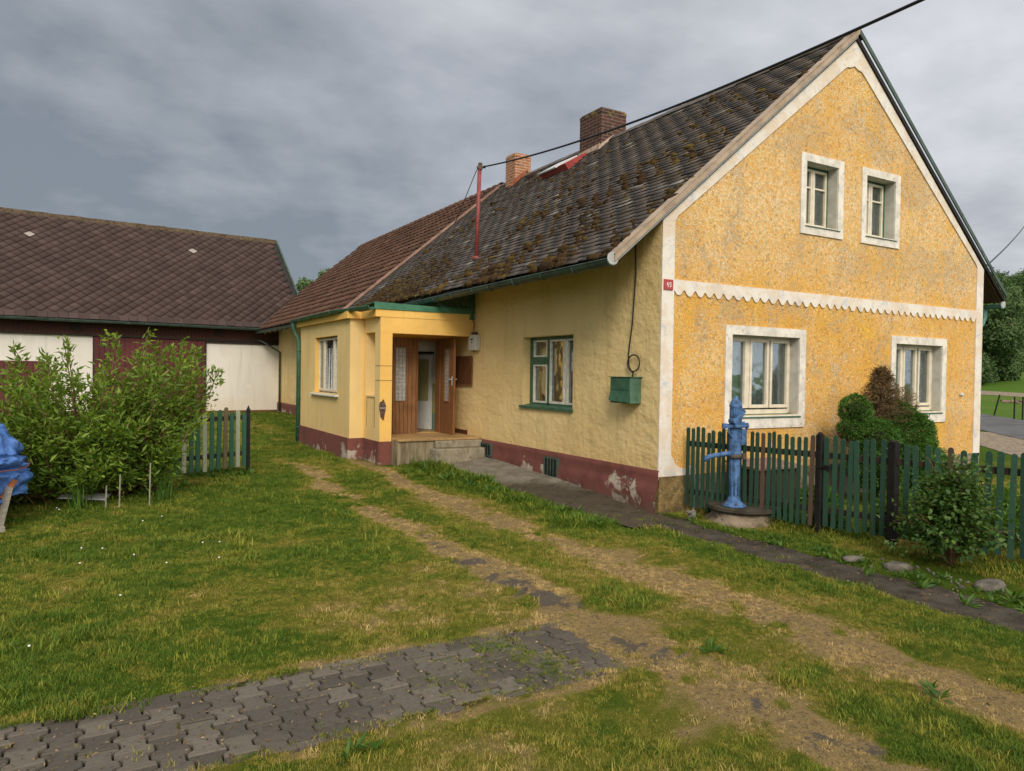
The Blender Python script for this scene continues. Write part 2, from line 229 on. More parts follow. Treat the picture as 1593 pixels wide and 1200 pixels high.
MT = dict(
 roughcast=mat_roughcast(),
 wall=mat_plaster('ochre plaster long wall', (.80, .61, .305), (.74, .55, .26), (.56, .43, .20), .006),
 porch=mat_plaster('ochre plaster porch', (.80, .60, .28), (.74, .54, .24), (.60, .47, .24), .0012),
 porchfront=mat_plaster('bright ochre plaster porch', (.84, .53, .155), (.78, .47, .13), (.64, .46, .20), .0015),
 peel=mat_peel(), plinth=mat_plinth(),
 trim=mat_flat('white window surround', (.70, .67, .61), .88, .22, 5, .12, bump=.003, dirt=(.46, .42, .35), dthr=.57),
 reveal=mat_flat('grey white reveal', (.52, .51, .46), .9, .2, 4, .15),
 cream=mat_flat('cream painted wood', (.70, .64, .52), .5, .12, 8, .4),
 whitewood=mat_flat('weathered white wood', (.66, .64, .56), .6, .2, 10, .3, dirt=(.36, .33, .28), dthr=.62),
 green=mat_flat('green oil paint', (.045, .125, .075), .5, .3, 8, .4, dirt=(.10, .12, .07), dthr=.6),
 greendk=mat_flat('dark green gutter', (.050, .085, .070), .55, .4, 5, .4, dirt=(.13, .14, .11), dthr=.56),
 greenbr=mat_flat('green flashing paint', (.055, .19, .115), .45, .25, 4, .4, dirt=(.20, .25, .19), dthr=.62),
 teal=mat_flat('blue green gutter', (.08, .21, .20), .5, .3, 5, .4, dirt=(.05, .10, .09), dthr=.6),
 verge=mat_flat('tan verge board', (.40, .31, .235), .75, .3, 3, .2, dirt=(.30, .26, .10), dthr=.56),
 vergegrey=mat_flat('grey metal verge strip', (.42, .43, .43), .5, .2, 4, .4),
 soffit=mat_wood('dark soffit boards', (.09, .05, .035), (.05, .03, .022), (3, 60, 3)),
 deck=mat_flat('roof underlay', (.03, .027, .025), .9),
 slate=mat_attr('grey slate tiles', [(0, (.040, .033, .028)), (.03, (.088, .072, .063)), (.4, (.110, .091, .081)), (.93, (.134, .113, .101)), (.985, (.17, .15, .135)), (1., (.32, .30, .27))], .62, .3, [(2.2, .50, .68, (.078, .058, .036)), (11, .56, .66, (.085, .058, .026)), (45, .71, .74, (.34, .33, .30))]),  # first tone is for tile edges: painted course shade with edge dirt
 moss=mat_attr('roof moss', [(0, (.034, .023, .017)), (.4, (.060, .037, .021)), (.75, (.095, .062, .022)), (1., (.15, .105, .03))], 1., .03, None, .02, 60),
 clay=mat_attr('brown clay tiles', [(0, (.085, .046, .034)), (.5, (.118, .064, .046)), (.85, (.145, .078, .054)), (1., (.19, .105, .075))], .85, .15, [(6, .62, .72, (.075, .06, .045))]),
 diamond=mat_attr('dark brown diamond plates', [(0, (.047, .029, .026)), (.5, (.060, .039, .034)), (.90, (.072, .047, .042)), (.985, (.090, .062, .054)), (1., (.33, .30, .27))], .7, .25, [(9, .60, .68, (.036, .020, .016)), (60, .735, .76, (.42, .30, .26))]),
 brickdk=mat_brick('sooty chimney brick', (.105, .045, .034), (.060, .034, .028), (.17, .14, .12)),
 brick=mat_brick('orange chimney brick', (.40, .17, .08), (.32, .13, .065), (.46, .40, .32)),
 mortar=mat_flat('pinkish mortar', (.50, .38, .31), .9, .3, 9, .15, dirt=(.34, .10, .07), dthr=.55),
 concrete=mat_flat('weathered concrete', (.19, .165, .125), .9, .45, 2.2, .15, bump=.006, dirt=(.07, .058, .04), dthr=.5),
 concdark=mat_flat('dark damp concrete', (.060, .052, .042), .92, .5, 3.1, .12, bump=.008, dirt=(.13, .085, .045), dthr=.57),
 slabm=mat_flat('mossy slab', (.060, .052, .040), .9, .4, 5, .12, bump=.006, dirt=(.10, .10, .04), dthr=.58),
 base=mat_flat('rubble base', (.25, .20, .145), .9, .5, 4, .12, bump=.02, dirt=(.09, .075, .04), dthr=.52),
 step=mat_flat('stained concrete step', (.30, .265, .20), .85, .3, 3, .2, bump=.004, dirt=(.16, .14, .08), dthr=.5, sc=(2, 2, 1)),
 platform=mat_flat('streaked platform face', (.24, .20, .13), .9, .5, 3, .2, bump=.004, dirt=(.20, .06, .03), dthr=.58, sc=(3, 3, .5)),
 tilefloor=mat_flat('ochre floor tiles', (.42, .27, .12), .5, .3, 3, .3, dirt=(.25, .17, .08), dthr=.55),
 skirt=mat_flat('brown tile skirting', (.10, .035, .02), .4, .2, 8, .5),
 doorwood=mat_wood('varnished door boards', (.29, .145, .060), (.165, .074, .030), seam=.088, axis=0),
 cabwood=mat_wood('brown cabinet boards', (.20, .080, .032), (.11, .042, .018), seam=.085, axis=1),
 doorwood2=mat_wood('varnished door boards open leaf', (.27, .125, .050), (.16, .068, .026), seam=.088, axis=1),
 hallwhite=mat_flat('hall whitewash', (.62, .62, .58), .85, .08), hallolive=mat_flat('hall olive dado', (.36, .33, .14), .6, .1), hallgreen=mat_flat('hall green base', (.16, .27, .20), .6, .1),
 doorwhite=mat_flat('white inner door', (.66, .66, .64), .5, .08), darkroom=mat_flat('dark interior', (.045, .042, .038), .9), room=mat_flat('room walls', (.20, .20, .18), .9),
 glass=mat_glass(), lace=mat_curtain('lace curtain', (.78, .82, .80), .85), cloth=mat_curtain('grey curtain', (.62, .66, .64), .98), browncloth=mat_curtain('beige curtain', (.40, .36, .29), .97), whitecloth=mat_curtain('white roller cloth', (.82, .80, .76), 1.0),
 barnred=mat_wood('dark red barn boards', (.125, .032, .034), (.082, .022, .025), (1, 1, 1), .7, seam=.16, axis=0),
 barnband=mat_wood('dark brown barn boards', (.088, .034, .026), (.060, .024, .019), (1, 1, 1), .75, seam=.13, axis=0),
 barntrim=mat_flat('barn trim', (.035, .026, .024), .8), barnwhite=mat_plaster('barn whitewash', (.74, .72, .68), (.70, .67, .62), (.60, .57, .50), .001),
 barnplinth=mat_flat('brown barn plinth', (.15, .070, .030), .9, .3, 3),
 redpaint=mat_flat('red oxide mast paint', (.26, .055, .050), .5, .25, 8, .4), redsheet=mat_flat('red roof sheet', (.33, .055, .050), .45, .3, 6, .4),
 skyglass=mat_flat('whitened roof light', (.66, .68, .70), .3, .1, 6, .5),
 cable=mat_flat('black cable', (.018, .020, .024), .5, .1), plastic=mat_flat('light grey plastic', (.58, .58, .56), .5, .08, 8, .4, dirt=(.3, .3, .28), dthr=.66),
 platered=mat_flat('red enamel', (.38, .045, .045), .35, .15, 9, .5, dirt=(.28, .05, .04), dthr=.62), white=mat_flat('white enamel', (.80, .80, .78), .4, .05),
 pump=mat_flat('blue pump paint', (.070, .155, .335), .65, .5, 13, .28, bump=.010, dirt=(.050, .045, .050), dthr=.55), rust=mat_flat('rusty iron', (.10, .075, .055), .8, .4, 14, .3),
 picket=mat_attr('green picket paint', [(0, (.016, .050, .032)), (.6, (.026, .075, .046)), (.93, (.036, .098, .060)), (.935, (.075, .048, .034)), (1., (.11, .075, .055))], .7, .25, [(24, .62, .68, (.10, .12, .075))], .004, 30),
 picketpale=mat_attr('old pickets', [(0, (.035, .110, .070)), (.5, (.045, .135, .085)), (.52, (.30, .34, .24)), (.75, (.42, .44, .34)), (.77, (.12, .10, .06)), (1., (.20, .17, .10))], .8, .2, [(24, .60, .68, (.16, .15, .10))], .004, 30),
 blackpost=mat_flat('tarred post', (.012, .011, .010), .75, .4, 10, .3, bump=.006, dirt=(.10, .085, .07), dthr=.64), darkrail=mat_flat('dark brown rail', (.040, .026, .019), .85, .4, 9, .2),
 weatherwood=mat_wood('grey weathered wood', (.34, .32, .27), (.22, .20, .17), (3, 40, 40)), orangewood=mat_flat('orange brown board', (.34, .13, .055), .8, .4, 6),
 tarp=mat_flat('blue tarpaulin', (.075, .19, .52), .5, .35, 7, .4, bump=.018, dirt=(.16, .27, .55), dthr=.56), twine=mat_flat('red brown twine', (.25, .09, .08), .8),
 bark=mat_flat('bark', (.10, .075, .05), .95, .5, 14, .1, bump=.01), twig=mat_flat('brown twig', (.17, .10, .055), .9, .4, 20, .1),
 shrubleaf=mat_leaf('shrub leaves', (.055, .130, .014), (.25, .35, .045)), roseleaf=mat_leaf('rose leaves', (.040, .105, .022), (.15, .25, .055)),
 plantleaf=mat_leaf('garden leaves', (.040, .11, .018), (.12, .22, .03)), needle=mat_leaf('spruce needles', (.030, .095, .014), (.085, .19, .022), None, .15, .7),
 deadneedle=mat_leaf('dead spruce needles', (.12, .080, .036), (.21, .15, .075), None, .15, .9), core=mat_flat('twiggy core', (.028, .024, .014), 1., .3),
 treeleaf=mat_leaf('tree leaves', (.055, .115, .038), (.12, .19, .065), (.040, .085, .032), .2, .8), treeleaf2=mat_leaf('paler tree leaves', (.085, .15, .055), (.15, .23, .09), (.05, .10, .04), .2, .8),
 asphalt=mat_flat('worn asphalt', (.115, .115, .118), .85, .3, 1.2, .2, dirt=(.07, .07, .072), dthr=.55, sc=(.3, 1, 1)), gravel=mat_flat('gravel', (.28, .23, .17), .95, .5, 9, .1, bump=.02),
 stone=mat_flat('rough stone', (.15, .135, .115), .9, .5, 10, .2, bump=.012, dirt=(.10, .09, .07), dthr=.55), paleStone=mat_flat('pale pebble', (.17, .16, .14), .8, .3, 12),
 flower=mat_flat('pink petals', (.65, .30, .38), .6), redroof=mat_flat('red tile capping', (.30, .10, .055), .85, .3, 9, .1, dirt=(.38, .32, .25), dthr=.62),
)

# ---------------------------------------------------------------- mesh helper
class MB:
    def __init__(s): s.v = []; s.f = []; s.r = []
    def add(s, vs, fs, rnd=None):
        o = len(s.v); s.v += [tuple(p) for p in vs]; s.f += [tuple(o+i for i in f) for f in fs]
        q = random.random() if rnd is None else rnd
        s.r += [q]*len(fs); return s
    BF = [(0, 3, 2, 1), (4, 5, 6, 7), (0, 1, 5, 4), (1, 2, 6, 5), (2, 3, 7, 6), (3, 0, 4, 7)]
    def box(s, x0, x1, y0, y1, z0, z1, T=None, rnd=None):
        x0, x1 = sorted((x0, x1)); y0, y1 = sorted((y0, y1)); z0, z1 = sorted((z0, z1))
        p = [(x0, y0, z0), (x1, y0, z0), (x1, y1, z0), (x0, y1, z0), (x0, y0, z1), (x1, y0, z1), (x1, y1, z1), (x0, y1, z1)]
        if T: p = [T(*q) for q in p]
        return s.add(p, s.BF, rnd)
    def obox(s, c, ax, hs, rnd=None):
        c = Vector(c); a = [Vector(q)*h for q, h in zip(ax, hs)]
        p = [c+sx*a[0]+sy*a[1]+sz*a[2] for sz in (-1, 1) for sx, sy in ((-1, -1), (1, -1), (1, 1), (-1, 1))]
        return s.add(p, s.BF, rnd)
    def beam(s, a, b, w, h, up=(0, 0, 1), rnd=None):
        a = Vector(a); b = Vector(b); d = (b-a); L = d.length; d.normalize(); sd = d.cross(Vector(up)).normalized(); u = sd.cross(d)
        return s.obox((a+b)/2, (d, sd, u), (L/2, w/2, h/2), rnd)
    def poly(s, pts, ext, rnd=None, holes=()):
        """extrude a planar polygon (3D points) by vector ext; with holes"""
        ext = Vector(ext); loops = [[Vector(p) for p in pts]]+[[Vector(p) for p in h] for h in holes]
        flat = [p for l in loops for p in l]; tri = tessellate_polygon(loops); n = len(flat)
        fs = [tuple(t) for t in tri]+[tuple(n+i for i in reversed(t)) for t in tri]; o = 0
        for l in loops:
            for i in range(len(l)):
                j = (i+1) % len(l); fs.append((o+i, o+j, n+o+j, n+o+i))
            o += len(l)
        return s.add(flat+[p+ext for p in flat], fs, rnd)
    def tube(s, pts, r, n=8, cap=True, rnd=None):
        pts = [Vector(p) for p in pts]; rs = r if isinstance(r, (list, tuple)) else [r]*len(pts); vs = []; fs = []
        up = Vector((0.13, 0.21, 1)).normalized()
        for i, p in enumerate(pts):
            d = (pts[min(i+1, len(pts)-1)]-pts[max(i-1, 0)]).normalized()
            a = d.cross(up)
            if a.length < .1: a = d.cross(Vector((1, .1, 0)))
            a.normalize(); b = d.cross(a)
            for k in range(n):
                t = 2*math.pi*k/n; vs.append(p+(a*math.cos(t)+b*math.sin(t))*rs[i])
        for i in range(len(pts)-1):
            for k in range(n):
                fs.append((i*n+k, i*n+(k+1) % n, (i+1)*n+(k+1) % n, (i+1)*n+k))
        if cap: fs += [tuple(range(n-1, -1, -1)), tuple((len(pts)-1)*n+k for k in range(n))]
        return s.add(vs, fs, rnd)
    def lathe(s, prof, c, n=20, rnd=None, T=None):
        vs = []; fs = []
        for (r, z) in prof:
            for k in range(n):
                t = 2*math.pi*k/n; p = (c[0]+r*math.cos(t), c[1]+r*math.sin(t), c[2]+z); vs.append(T(p) if T else p)
        for i in range(len(prof)-1):
            for k in range(n): fs.append((i*n+k, i*n+(k+1) % n, (i+1)*n+(k+1) % n, (i+1)*n+k))
        fs += [tuple(range(n-1, -1, -1)), tuple((len(prof)-1)*n+k for k in range(n))]
        return s.add(vs, fs, rnd)
    def build(s, name, mt, parent=None, smooth=False, bevel=0, recalc=True, label=None):
        me = bpy.data.meshes.new(name); o = bpy.data.objects.new(name, me); COL.objects.link(o)
        off = Vector((0, 0, 0)); p = parent
        while p is not None: off += p.location; p = p.parent
        me.from_pydata([tuple(Vector(q)-off) for q in s.v], [], s.f)
        a = me.attributes.new('rnd', 'FLOAT', 'FACE'); a.data.foreach_set('value', s.r)
        if recalc:
            bm = bmesh.new(); bm.from_mesh(me); bmesh.ops.recalc_face_normals(bm, faces=bm.faces[:]); bm.to_mesh(me); bm.free()
        me.materials.append(MT[mt] if isinstance(mt, str) else mt)
        if smooth: me.shade_smooth()
        if bevel:
            b = o.modifiers.new('bevel', 'BEVEL'); b.width = bevel; b.segments = 2; b.limit_method = 'ANGLE'
        if parent: o.parent = parent
        if label: o['label'] = label
        return o
def npmesh(name, V, Fc, mt, parent=None, rnd=None, smooth=False):
    """V (n,3) numpy, Fc (m,k) numpy with k equal for all"""
    me = bpy.data.meshes.new(name); o = bpy.data.objects.new(name, me); COL.objects.link(o)
    off = np.zeros(3); p = parent
    while p is not None: off += np.array(p.location); p = p.parent
    V = np.asarray(V, dtype=np.float32)-off.astype(np.float32); Fc = np.asarray(Fc, dtype=np.int32); k = Fc.shape[1]
    me.vertices.add(len(V)); me.vertices.foreach_set('co', V.ravel())
    me.loops.add(Fc.size); me.loops.foreach_set('vertex_index', Fc.ravel())
    me.polygons.add(len(Fc)); me.polygons.foreach_set('loop_start', np.arange(0, Fc.size, k, dtype=np.int32))
    if smooth: me.polygons.foreach_set('use_smooth', np.ones(len(Fc), dtype=bool))
    me.update(calc_edges=True)
    if rnd is not None:
        a = me.attributes.new('rnd', 'FLOAT', 'FACE'); a.data.foreach_set('value', np.asarray(rnd, dtype=np.float32))
    me.materials.append(MT[mt] if isinstance(mt, str) else mt)
    if parent: o.parent = parent
    return o
def tag(o, label=None, cat=None, group=None, kind=None):
    if label: o['label'] = label
    if cat: o['category'] = cat
    if group: o['group'] = group
    if kind: o['kind'] = kind
    return o
def thing(name, label, cat, loc=(0, 0, 0), group=None):
    o = bpy.data.objects.new(name, None); COL.objects.link(o); o.location = loc; o.empty_display_size = .2
    return tag(o, label, cat, group)
def leaves(P, D, L, W, fold=.25, nrm=None):
    """diamond leaves with a fold, two triangles each"""
    P = np.asarray(P, float); D = np.asarray(D, float); n = len(P); D = D/np.linalg.norm(D, axis=1)[:, None]
    q = rng.normal(size=(n, 3)) if nrm is None else nrm+rng.normal(size=(n, 3))*.35
    sd = np.cross(D, q); sd /= np.linalg.norm(sd, axis=1)[:, None]+1e-9; up = np.cross(sd, D)
    L = np.asarray(L)*np.ones(n); W = np.asarray(W)*np.ones(n); L = L[:, None]; W = W[:, None]
    mid = P+D*L*.45-up*L*.02
    V = np.stack([P, mid+sd*W*.5+up*W*fold, P+D*L-up*L*.12, mid-sd*W*.5+up*W*fold], 1).reshape(-1, 3)
    i = np.arange(n)[:, None]*4; Fc = np.concatenate([i+np.array([[0, 1, 2]]), i+np.array([[0, 2, 3]])], 1).reshape(-1, 3)
    return V, Fc
# value noise in numpy
_N = rng.random((256, 256))
def vnoise(x, y, s=1., seed=0):
    x = np.asarray(x)*s+seed*17.3+500; y = np.asarray(y)*s+seed*9.1+500; xi = np.floor(x).astype(int); yi = np.floor(y).astype(int); fx = x-xi; fy = y-yi
    fx = fx*fx*(3-2*fx); fy = fy*fy*(3-2*fy); g = lambda a, b: _N[a % 256, b % 256]
    return (g(xi, yi)*(1-fx)+g(xi+1, yi)*fx)*(1-fy)+(g(xi, yi+1)*(1-fx)+g(xi+1, yi+1)*fx)*fy
def fbm(x, y, s=1., o=4, seed=0):
    t = 0; a = 1; n = 0
    for i in range(o): t = t+a*vnoise(x, y, s*2**i, seed+i); n += a; a *= .55
    return t/n
def sst(a, b, x):
    t = np.clip((np.asarray(x, float)-a)/(b-a), 0, 1); return t*t*(3-2*t)

# ================================================================ SETTING: ground, road, paths
TRX = (-3.36, -2.14)
def gz(x, y):
    x = np.asarray(x, float); y = np.asarray(y, float)
    z = .14*sst(.2, 6, y)+.06*sst(9, 22, y)
    z = z-.32*sst(9.5, 14, x-np.maximum(0, -y)*.0)*sst(-30, -6, -np.abs(x-1000)+1000)*1.0 if False else z*(1-sst(9.5, 14, x))-.30*sst(9.5, 14, x)
    r = np.hypot(x, y); hill = np.maximum(0, r-68)
    z = z+hill*.085*sst(25, 45, x)*sst(-40, 10, y)
    return z
def lawn_mask(x, y):
    """1 where lawn may grow: not under house, barn, paths, slabs"""
    x = np.asarray(x, float); y = np.asarray(y, float); m = np.ones(x.shape)
    m = m*~((x > -.02) & (x < 8) & (y > -.02) & (y < 24))
    m = m*~((x > -2.2) & (x < .1) & (y > 5.15) & (y < 10.05)); m = m*~(y > 21.4+.1*x)
    return m
def pathmask(x, y):
    """0..1 : dark concrete strip along the fence and the slab along the long wall"""
    e = (fbm(x, y, 2.3, 3, 9)-.5)*.36
    a = sst(-.64, -.56, x+e)*(1-sst(-.08, .04, x+e*1.2))*sst(.3, 0., y+.0)*sst(-6.3, -6.0, y)
    b = sst(-.95, -.85, x+e*.4)*sst(-.75, -.55, y)*(1-sst(4.9, 5.1, y))*(x < .1)
    return np.clip(np.maximum(a, b), 0, 1)
def pavermask(x, y, g=.0):
    e = (fbm(x, y, 2.6, 3, 21)-.5)*.12
    return ((x < -3.66+e-g) & (y > -3.86+e*1.2+g) & (y < -2.98+e*.8-g)).astype(float)
def dryness(x, y):
    x = np.asarray(x, float); y = np.asarray(y, float)
    n = fbm(x, y, 1.1, 4, 1); n2 = fbm(x, y, 4.5, 5, 2); n3 = fbm(x, y, 14, 2, 6); nb = fbm(x, y, .45, 3, 3)
    wdt = .20+.06*sst(-1, -4, y); d = 0
    for tx in TRX:
        wob = (fbm(y*0+tx, y, .5, 2, 5)-.5)*.3
        d = np.maximum(d, np.exp(-((x-tx-wob)/wdt)**2))
    d = d*(1-.75*sst(4.6, 7, y)); d = d*np.clip(2.6*n2+.8*n+.8*n3-1.08, .12, 1.05)
    base = .30+1.0*(nb-.5)+1.0*(n-.5)+1.0*(n2-.5)+.28*(n3-.5)
    right = sst(-3.9, -3.0, x)*sst(-2.5, -4.5, y)*.10*(x < -.9)
    far = sst(1, 5, y)*.10
    lush = np.exp(-((x+1.25)/.30)**2)*sst(-.6, .4, y)*.9+np.exp(-((x+.15)/.3)**2)*sst(0, -.8, y)*.55
    lush = lush+np.exp(-((x+.95)/.25)**2)*sst(0, -.8, y)*.25+sst(6, 9, y)*.05
    edge = np.clip(pavermask(x, y, -.14)-pavermask(x, y, 0), 0, 1)*.30*n2*2
    return np.clip(base*.8+d*1.0+right+edge-lush-far, 0, 1)
def bare(x, y):
    b = np.exp(-((x-TRX[0])/.17)**2)*sst(.48, .64, fbm(x, y, 2.9, 4, 31))*sst(.35, .6, fbm(x, y, 11, 3, 35))*sst(1.5, 0, y)*.9
    return np.clip(b*1.6, 0, 1)

def axis(lo, hi, fl, fh, st):
    f = np.arange(fl, fh+1e-6, st); g = [f[0]]; s_ = st
    while g[-1] > lo: s_ *= 1.22; g.append(g[-1]-s_)
    h = [f[-1]]; s_ = st
    while h[-1] < hi: s_ *= 1.22; h.append(h[-1]+s_)
    return np.concatenate([np.array(g[1:])[::-1], f, np.array(h[1:])])
xs = axis(-900, 900, -12, 3.2, .07); ys = axis(-900, 900, -7.2, 12, .07)
X, Y = np.meshgrid(xs, ys); Z = gz(X, Y)
near = (X > -14) & (X < 9) & (Y > -9) & (Y < 24)
Z = Z+np.where(near, (fbm(X, Y, 2.2, 3, 40)-.5)*.05+(fbm(X, Y, 9, 2, 41)-.5)*.022, 0)
Z = Z-np.where(pathmask(X, Y) > .5, .03, 0)-pavermask(X, Y, .02)*.035
V = np.stack([X, Y, Z], -1).reshape(-1, 3); ny, nx = X.shape
I = np.arange(ny*nx).reshape(ny, nx); Fc = np.stack([I[:-1, :-1], I[:-1, 1:], I[1:, 1:], I[1:, :-1]], -1).reshape(-1, 4)
k = M('lawn soil and thatch')
fine = k.noise(55, 4, .75); dr = k.math('ADD', k.attr('dry'), k.math('MULTIPLY', k.math('SUBTRACT', fine, .5), .5))
c = k.mix(k.step(dr, .1, .45), (.058, .105, .010), (.135, .145, .020)); c = k.mix(k.step(dr, .42, .8), c, (.30, .22, .10)); c = k.mix(k.math('MULTIPLY', k.step(dr, .6, .9), k.step(k.noise(26, 5, .8), .52, .6)), c, (.16, .12, .075))
c = k.mix(k.step(k.noise(90, 3, .8), .52, .66, 0, .45), c, (.045, .038, .018))
crk = k.noise(24, 5, .8); c = k.mix(k.step(k.math('ADD', k.attr('bare'), k.math('MULTIPLY', k.math('SUBTRACT', crk, .5), 3.0)), .50, .62, 0, .9), c, (.115, .10, .088))
k.l(k.attr('far'), k.n('ShaderNodeMath').inputs[0])
fa = k.attr('far'); mead = k.mix(k.step(k.noise(.06, 4), .4, .65), (.075, .15, .022), (.11, .17, .035)); c = k.mix(fa, c, mead)
c = k.mix(k.attr('pathsoil'), c, (.060, .045, .028))
k.bump(fine, .03); k.bump(k.noise(20, 4), .03, .6); MT['ground'] = k.out(c, 1., .05)
go = npmesh('ground', V, Fc, 'ground', smooth=True); tag(go, kind='structure')
me = go.data
for nm, val in (('dry', dryness(X, Y)), ('bare', bare(X, Y)), ('far', np.clip(sst(14, 30, np.hypot(X, Y-2))*(X > 9.5)+sst(26, 34, Y), 0, 1)), ('pathsoil', np.clip(pathmask(X, Y)+pavermask(X, Y), 0, 1))):
    a = me.attributes.new(nm, 'FLOAT', 'POINT'); a.data.foreach_set('value', val.ravel().astype(np.float32))

def ribbon(name, pa, pb, mt, dz=.012, n=60, seg=4, kind='structure', label=None):
    """sheet between two polylines, following the ground"""
    pa = np.array(pa, float); pb = np.array(pb, float)
    def rs(p):
        d = np.r_[0, np.cumsum(np.hypot(*np.diff(p, axis=0).T))]; t = np.linspace(0, d[-1], n); return np.stack([np.interp(t, d, p[:, 0]), np.interp(t, d, p[:, 1])], 1)
    A = rs(pa); B = rs(pb); T = np.linspace(0, 1, seg+1)[None, :, None]; P = A[:, None]*(1-T)+B[:, None]*T
    z = gz(P[..., 0], P[..., 1])+dz; V = np.concatenate([P, z[..., None]], -1).reshape(-1, 3); I = np.arange(n*(seg+1)).reshape(n, seg+1)
    Fc = np.stack([I[:-1, :-1], I[:-1, 1:], I[1:, 1:], I[1:, :-1]], -1).reshape(-1, 4)
    o = npmesh(name, V, Fc, mt, smooth=True); tag(o, kind=kind); return o
d = np.array([.74, .67]); nr = np.array([23.2, 6.3]); fr = np.array([37.8, 13.0])
ribbon('road', [nr-d*60, nr+d*90], [fr-d*60, fr+d*90], 'asphalt', .03, 160, 12)
ribbon('gravel_verge', [(12.5, -10), (15.5, 2.6), (19, 5.6), (24, 9.8)], [nr-d*22, nr-d*6, nr-d*1.5, nr+d*4], 'gravel', .015, 60)
ribbon('field_track', [(67, -40), (70, 20), (70, 60)], [(70.5, -40), (73.5, 20), (73.5, 60)], 'gravel', .05, 50)

# sloping concrete slab along the long wall
V = []; Fc = []; ysl = np.linspace(-.62, 5.12, 90); xsl = np.linspace(-.93, .02, 18)
XX, YY = np.meshgrid(xsl, ysl); t = (XX+.93)/.95
zw = np.interp(YY, [-.6, 0, 1.16, 2.13, 4.98, 6], [-.01, 0.0, .10, .19, .28, .28]); ze = gz(XX, YY)+.018
ZZ = ze*(1-t)+zw*t+(fbm(XX, YY, 3, 4, 50)-.5)*.03; ZZ -= .02*np.exp(-((YY % 1.45-.7)/.02)**2)
I = np.arange(XX.size).reshape(XX.shape); Fc = np.stack([I[:-1, :-1], I[:-1, 1:], I[1:, 1:], I[1:, :-1]], -1).reshape(-1, 4)
k = M('house apron concrete'); s3 = k.n('ShaderNodeSeparateXYZ'); k.l(k.pos(), s3.inputs[0])
damp = k.step(k.math('ADD', k.math('ADD', s3.outputs[1], k.math('MULTIPLY', k.noise(2.2, 5), 2.6)), k.math('MULTIPLY', s3.outputs[0], 1.6)), 2.2, 3.6)
c = k.mix(damp, k.mix(k.step(k.noise(5, 6, .7), .45, .7), (.080, .066, .048), (.045, .038, .028)), k.mix(k.step(k.noise(4, 6, .7), .4, .7), (.24, .22, .18), (.15, .135, .105)))
c = k.mix(k.step(k.noise(30, 3), .6, .7, 0, .6), c, (.06, .05, .03)); k.bump(k.noise(14, 5), .012); MT['apron'] = k.out(c, .9, .15)
tag(npmesh('footpath', np.stack([XX, YY, ZZ], -1).reshape(-1, 3), Fc, 'apron', smooth=True), kind='structure')
# dark broken concrete strip along the fence
ysl = np.linspace(-6.4, -.45, 150); xsl = np.linspace(-.72, .12, 20); XX, YY = np.meshgrid(xsl, ysl)
pm = pathmask(XX, YY); ZZ = .014+(fbm(XX, YY, 2.4, 4, 52)-.5)*.03-(1-sst(.2, .7, pm))*.09-.02*np.exp(-((YY % 1.1-.5)/.02)**2)
I = np.arange(XX.size).reshape(XX.shape); Fc = np.stack([I[:-1, :-1], I[:-1, 1:], I[1:, 1:], I[1:, :-1]], -1).reshape(-1, 4)
tag(npmesh('path', np.stack([XX, YY, ZZ], -1).reshape(-1, 3), Fc, 'concdark', smooth=True), kind='structure')

# interlocking pavers
MT['paver'] = mat_attr('grey interlocking pavers', [(0, (.080, .070, .058)), (.5, (.105, .092, .077)), (1, (.150, .132, .110))], .9, .15, [(26, .60, .68, (.07, .06, .05)), (70, .68, .72, (.26, .24, .21))], .006, 30)
b = MB(); pw, ph = .152, .182
for i in range(38):
    for j in range(-1, 7):
        x0 = -3.62-(i+1)*pw; y0 = -3.92+j*ph+(ph/2 if i % 2 else 0); z_ = .016; g = .005
        lo = max(y0, -3.90); hi = min(y0+ph, -2.93)
        if hi-lo < .05: continue
        base_ = [(0, z_), (.19, z_), (.31, -z_), (.69, -z_), (.81, z_), (1, z_)]
        def wdx(v): return np.interp(v, [q[0] for q in base_], [q[1] for q in base_])
        vs_ = [lo+g]+[y0+q[0]*ph for q in base_ if lo+.012 < y0+q[0]*ph < hi-.012]+[hi-g]
        L = [(x0-wdx((v-y0)/ph)+g, v) for v in vs_]; Rr = [(x0+pw+wdx((v-y0)/ph)-g, v) for v in vs_][::-1]
        pts = L+Rr; cx, cy = x0+pw/2, (lo+hi)/2
        tx, ty, dz = random.gauss(0, .014), random.gauss(0, .014), random.gauss(0, .003); ra = random.gauss(0, .012)
        zb = float(gz(cx, cy))+.004+.02*(fbm(cx, cy, 1.5, 2, 60)-.5)
        P = []
        for (px, py) in pts:
            qx, qy = px-cx, py-cy; qx, qy = qx*math.cos(ra)-qy*math.sin(ra), qx*math.sin(ra)+qy*math.cos(ra)
            P.append((cx+qx, cy+qy, zb+dz+tx*qx+ty*qy))
        n = len(P); inn = [(cx+(p[0]-cx)*.93, cy+(p[1]-cy)*.945, p[2]) for p in P]
        out = [(p[0], p[1], p[2]-.006) for p in P]; dn = [(p[0], p[1], p[2]-.06) for p in P]
        fs = [tuple(range(n))]+[(q, (q+1) % n, n+(q+1) % n, n+q) for q in range(n)]+[(n+q, n+(q+1) % n, 2*n+(q+1) % n, 2*n+q) for q in range(n)]
        b.add(inn+out+dn, fs)
tag(b.build('paver_path', 'paver'), kind='structure')

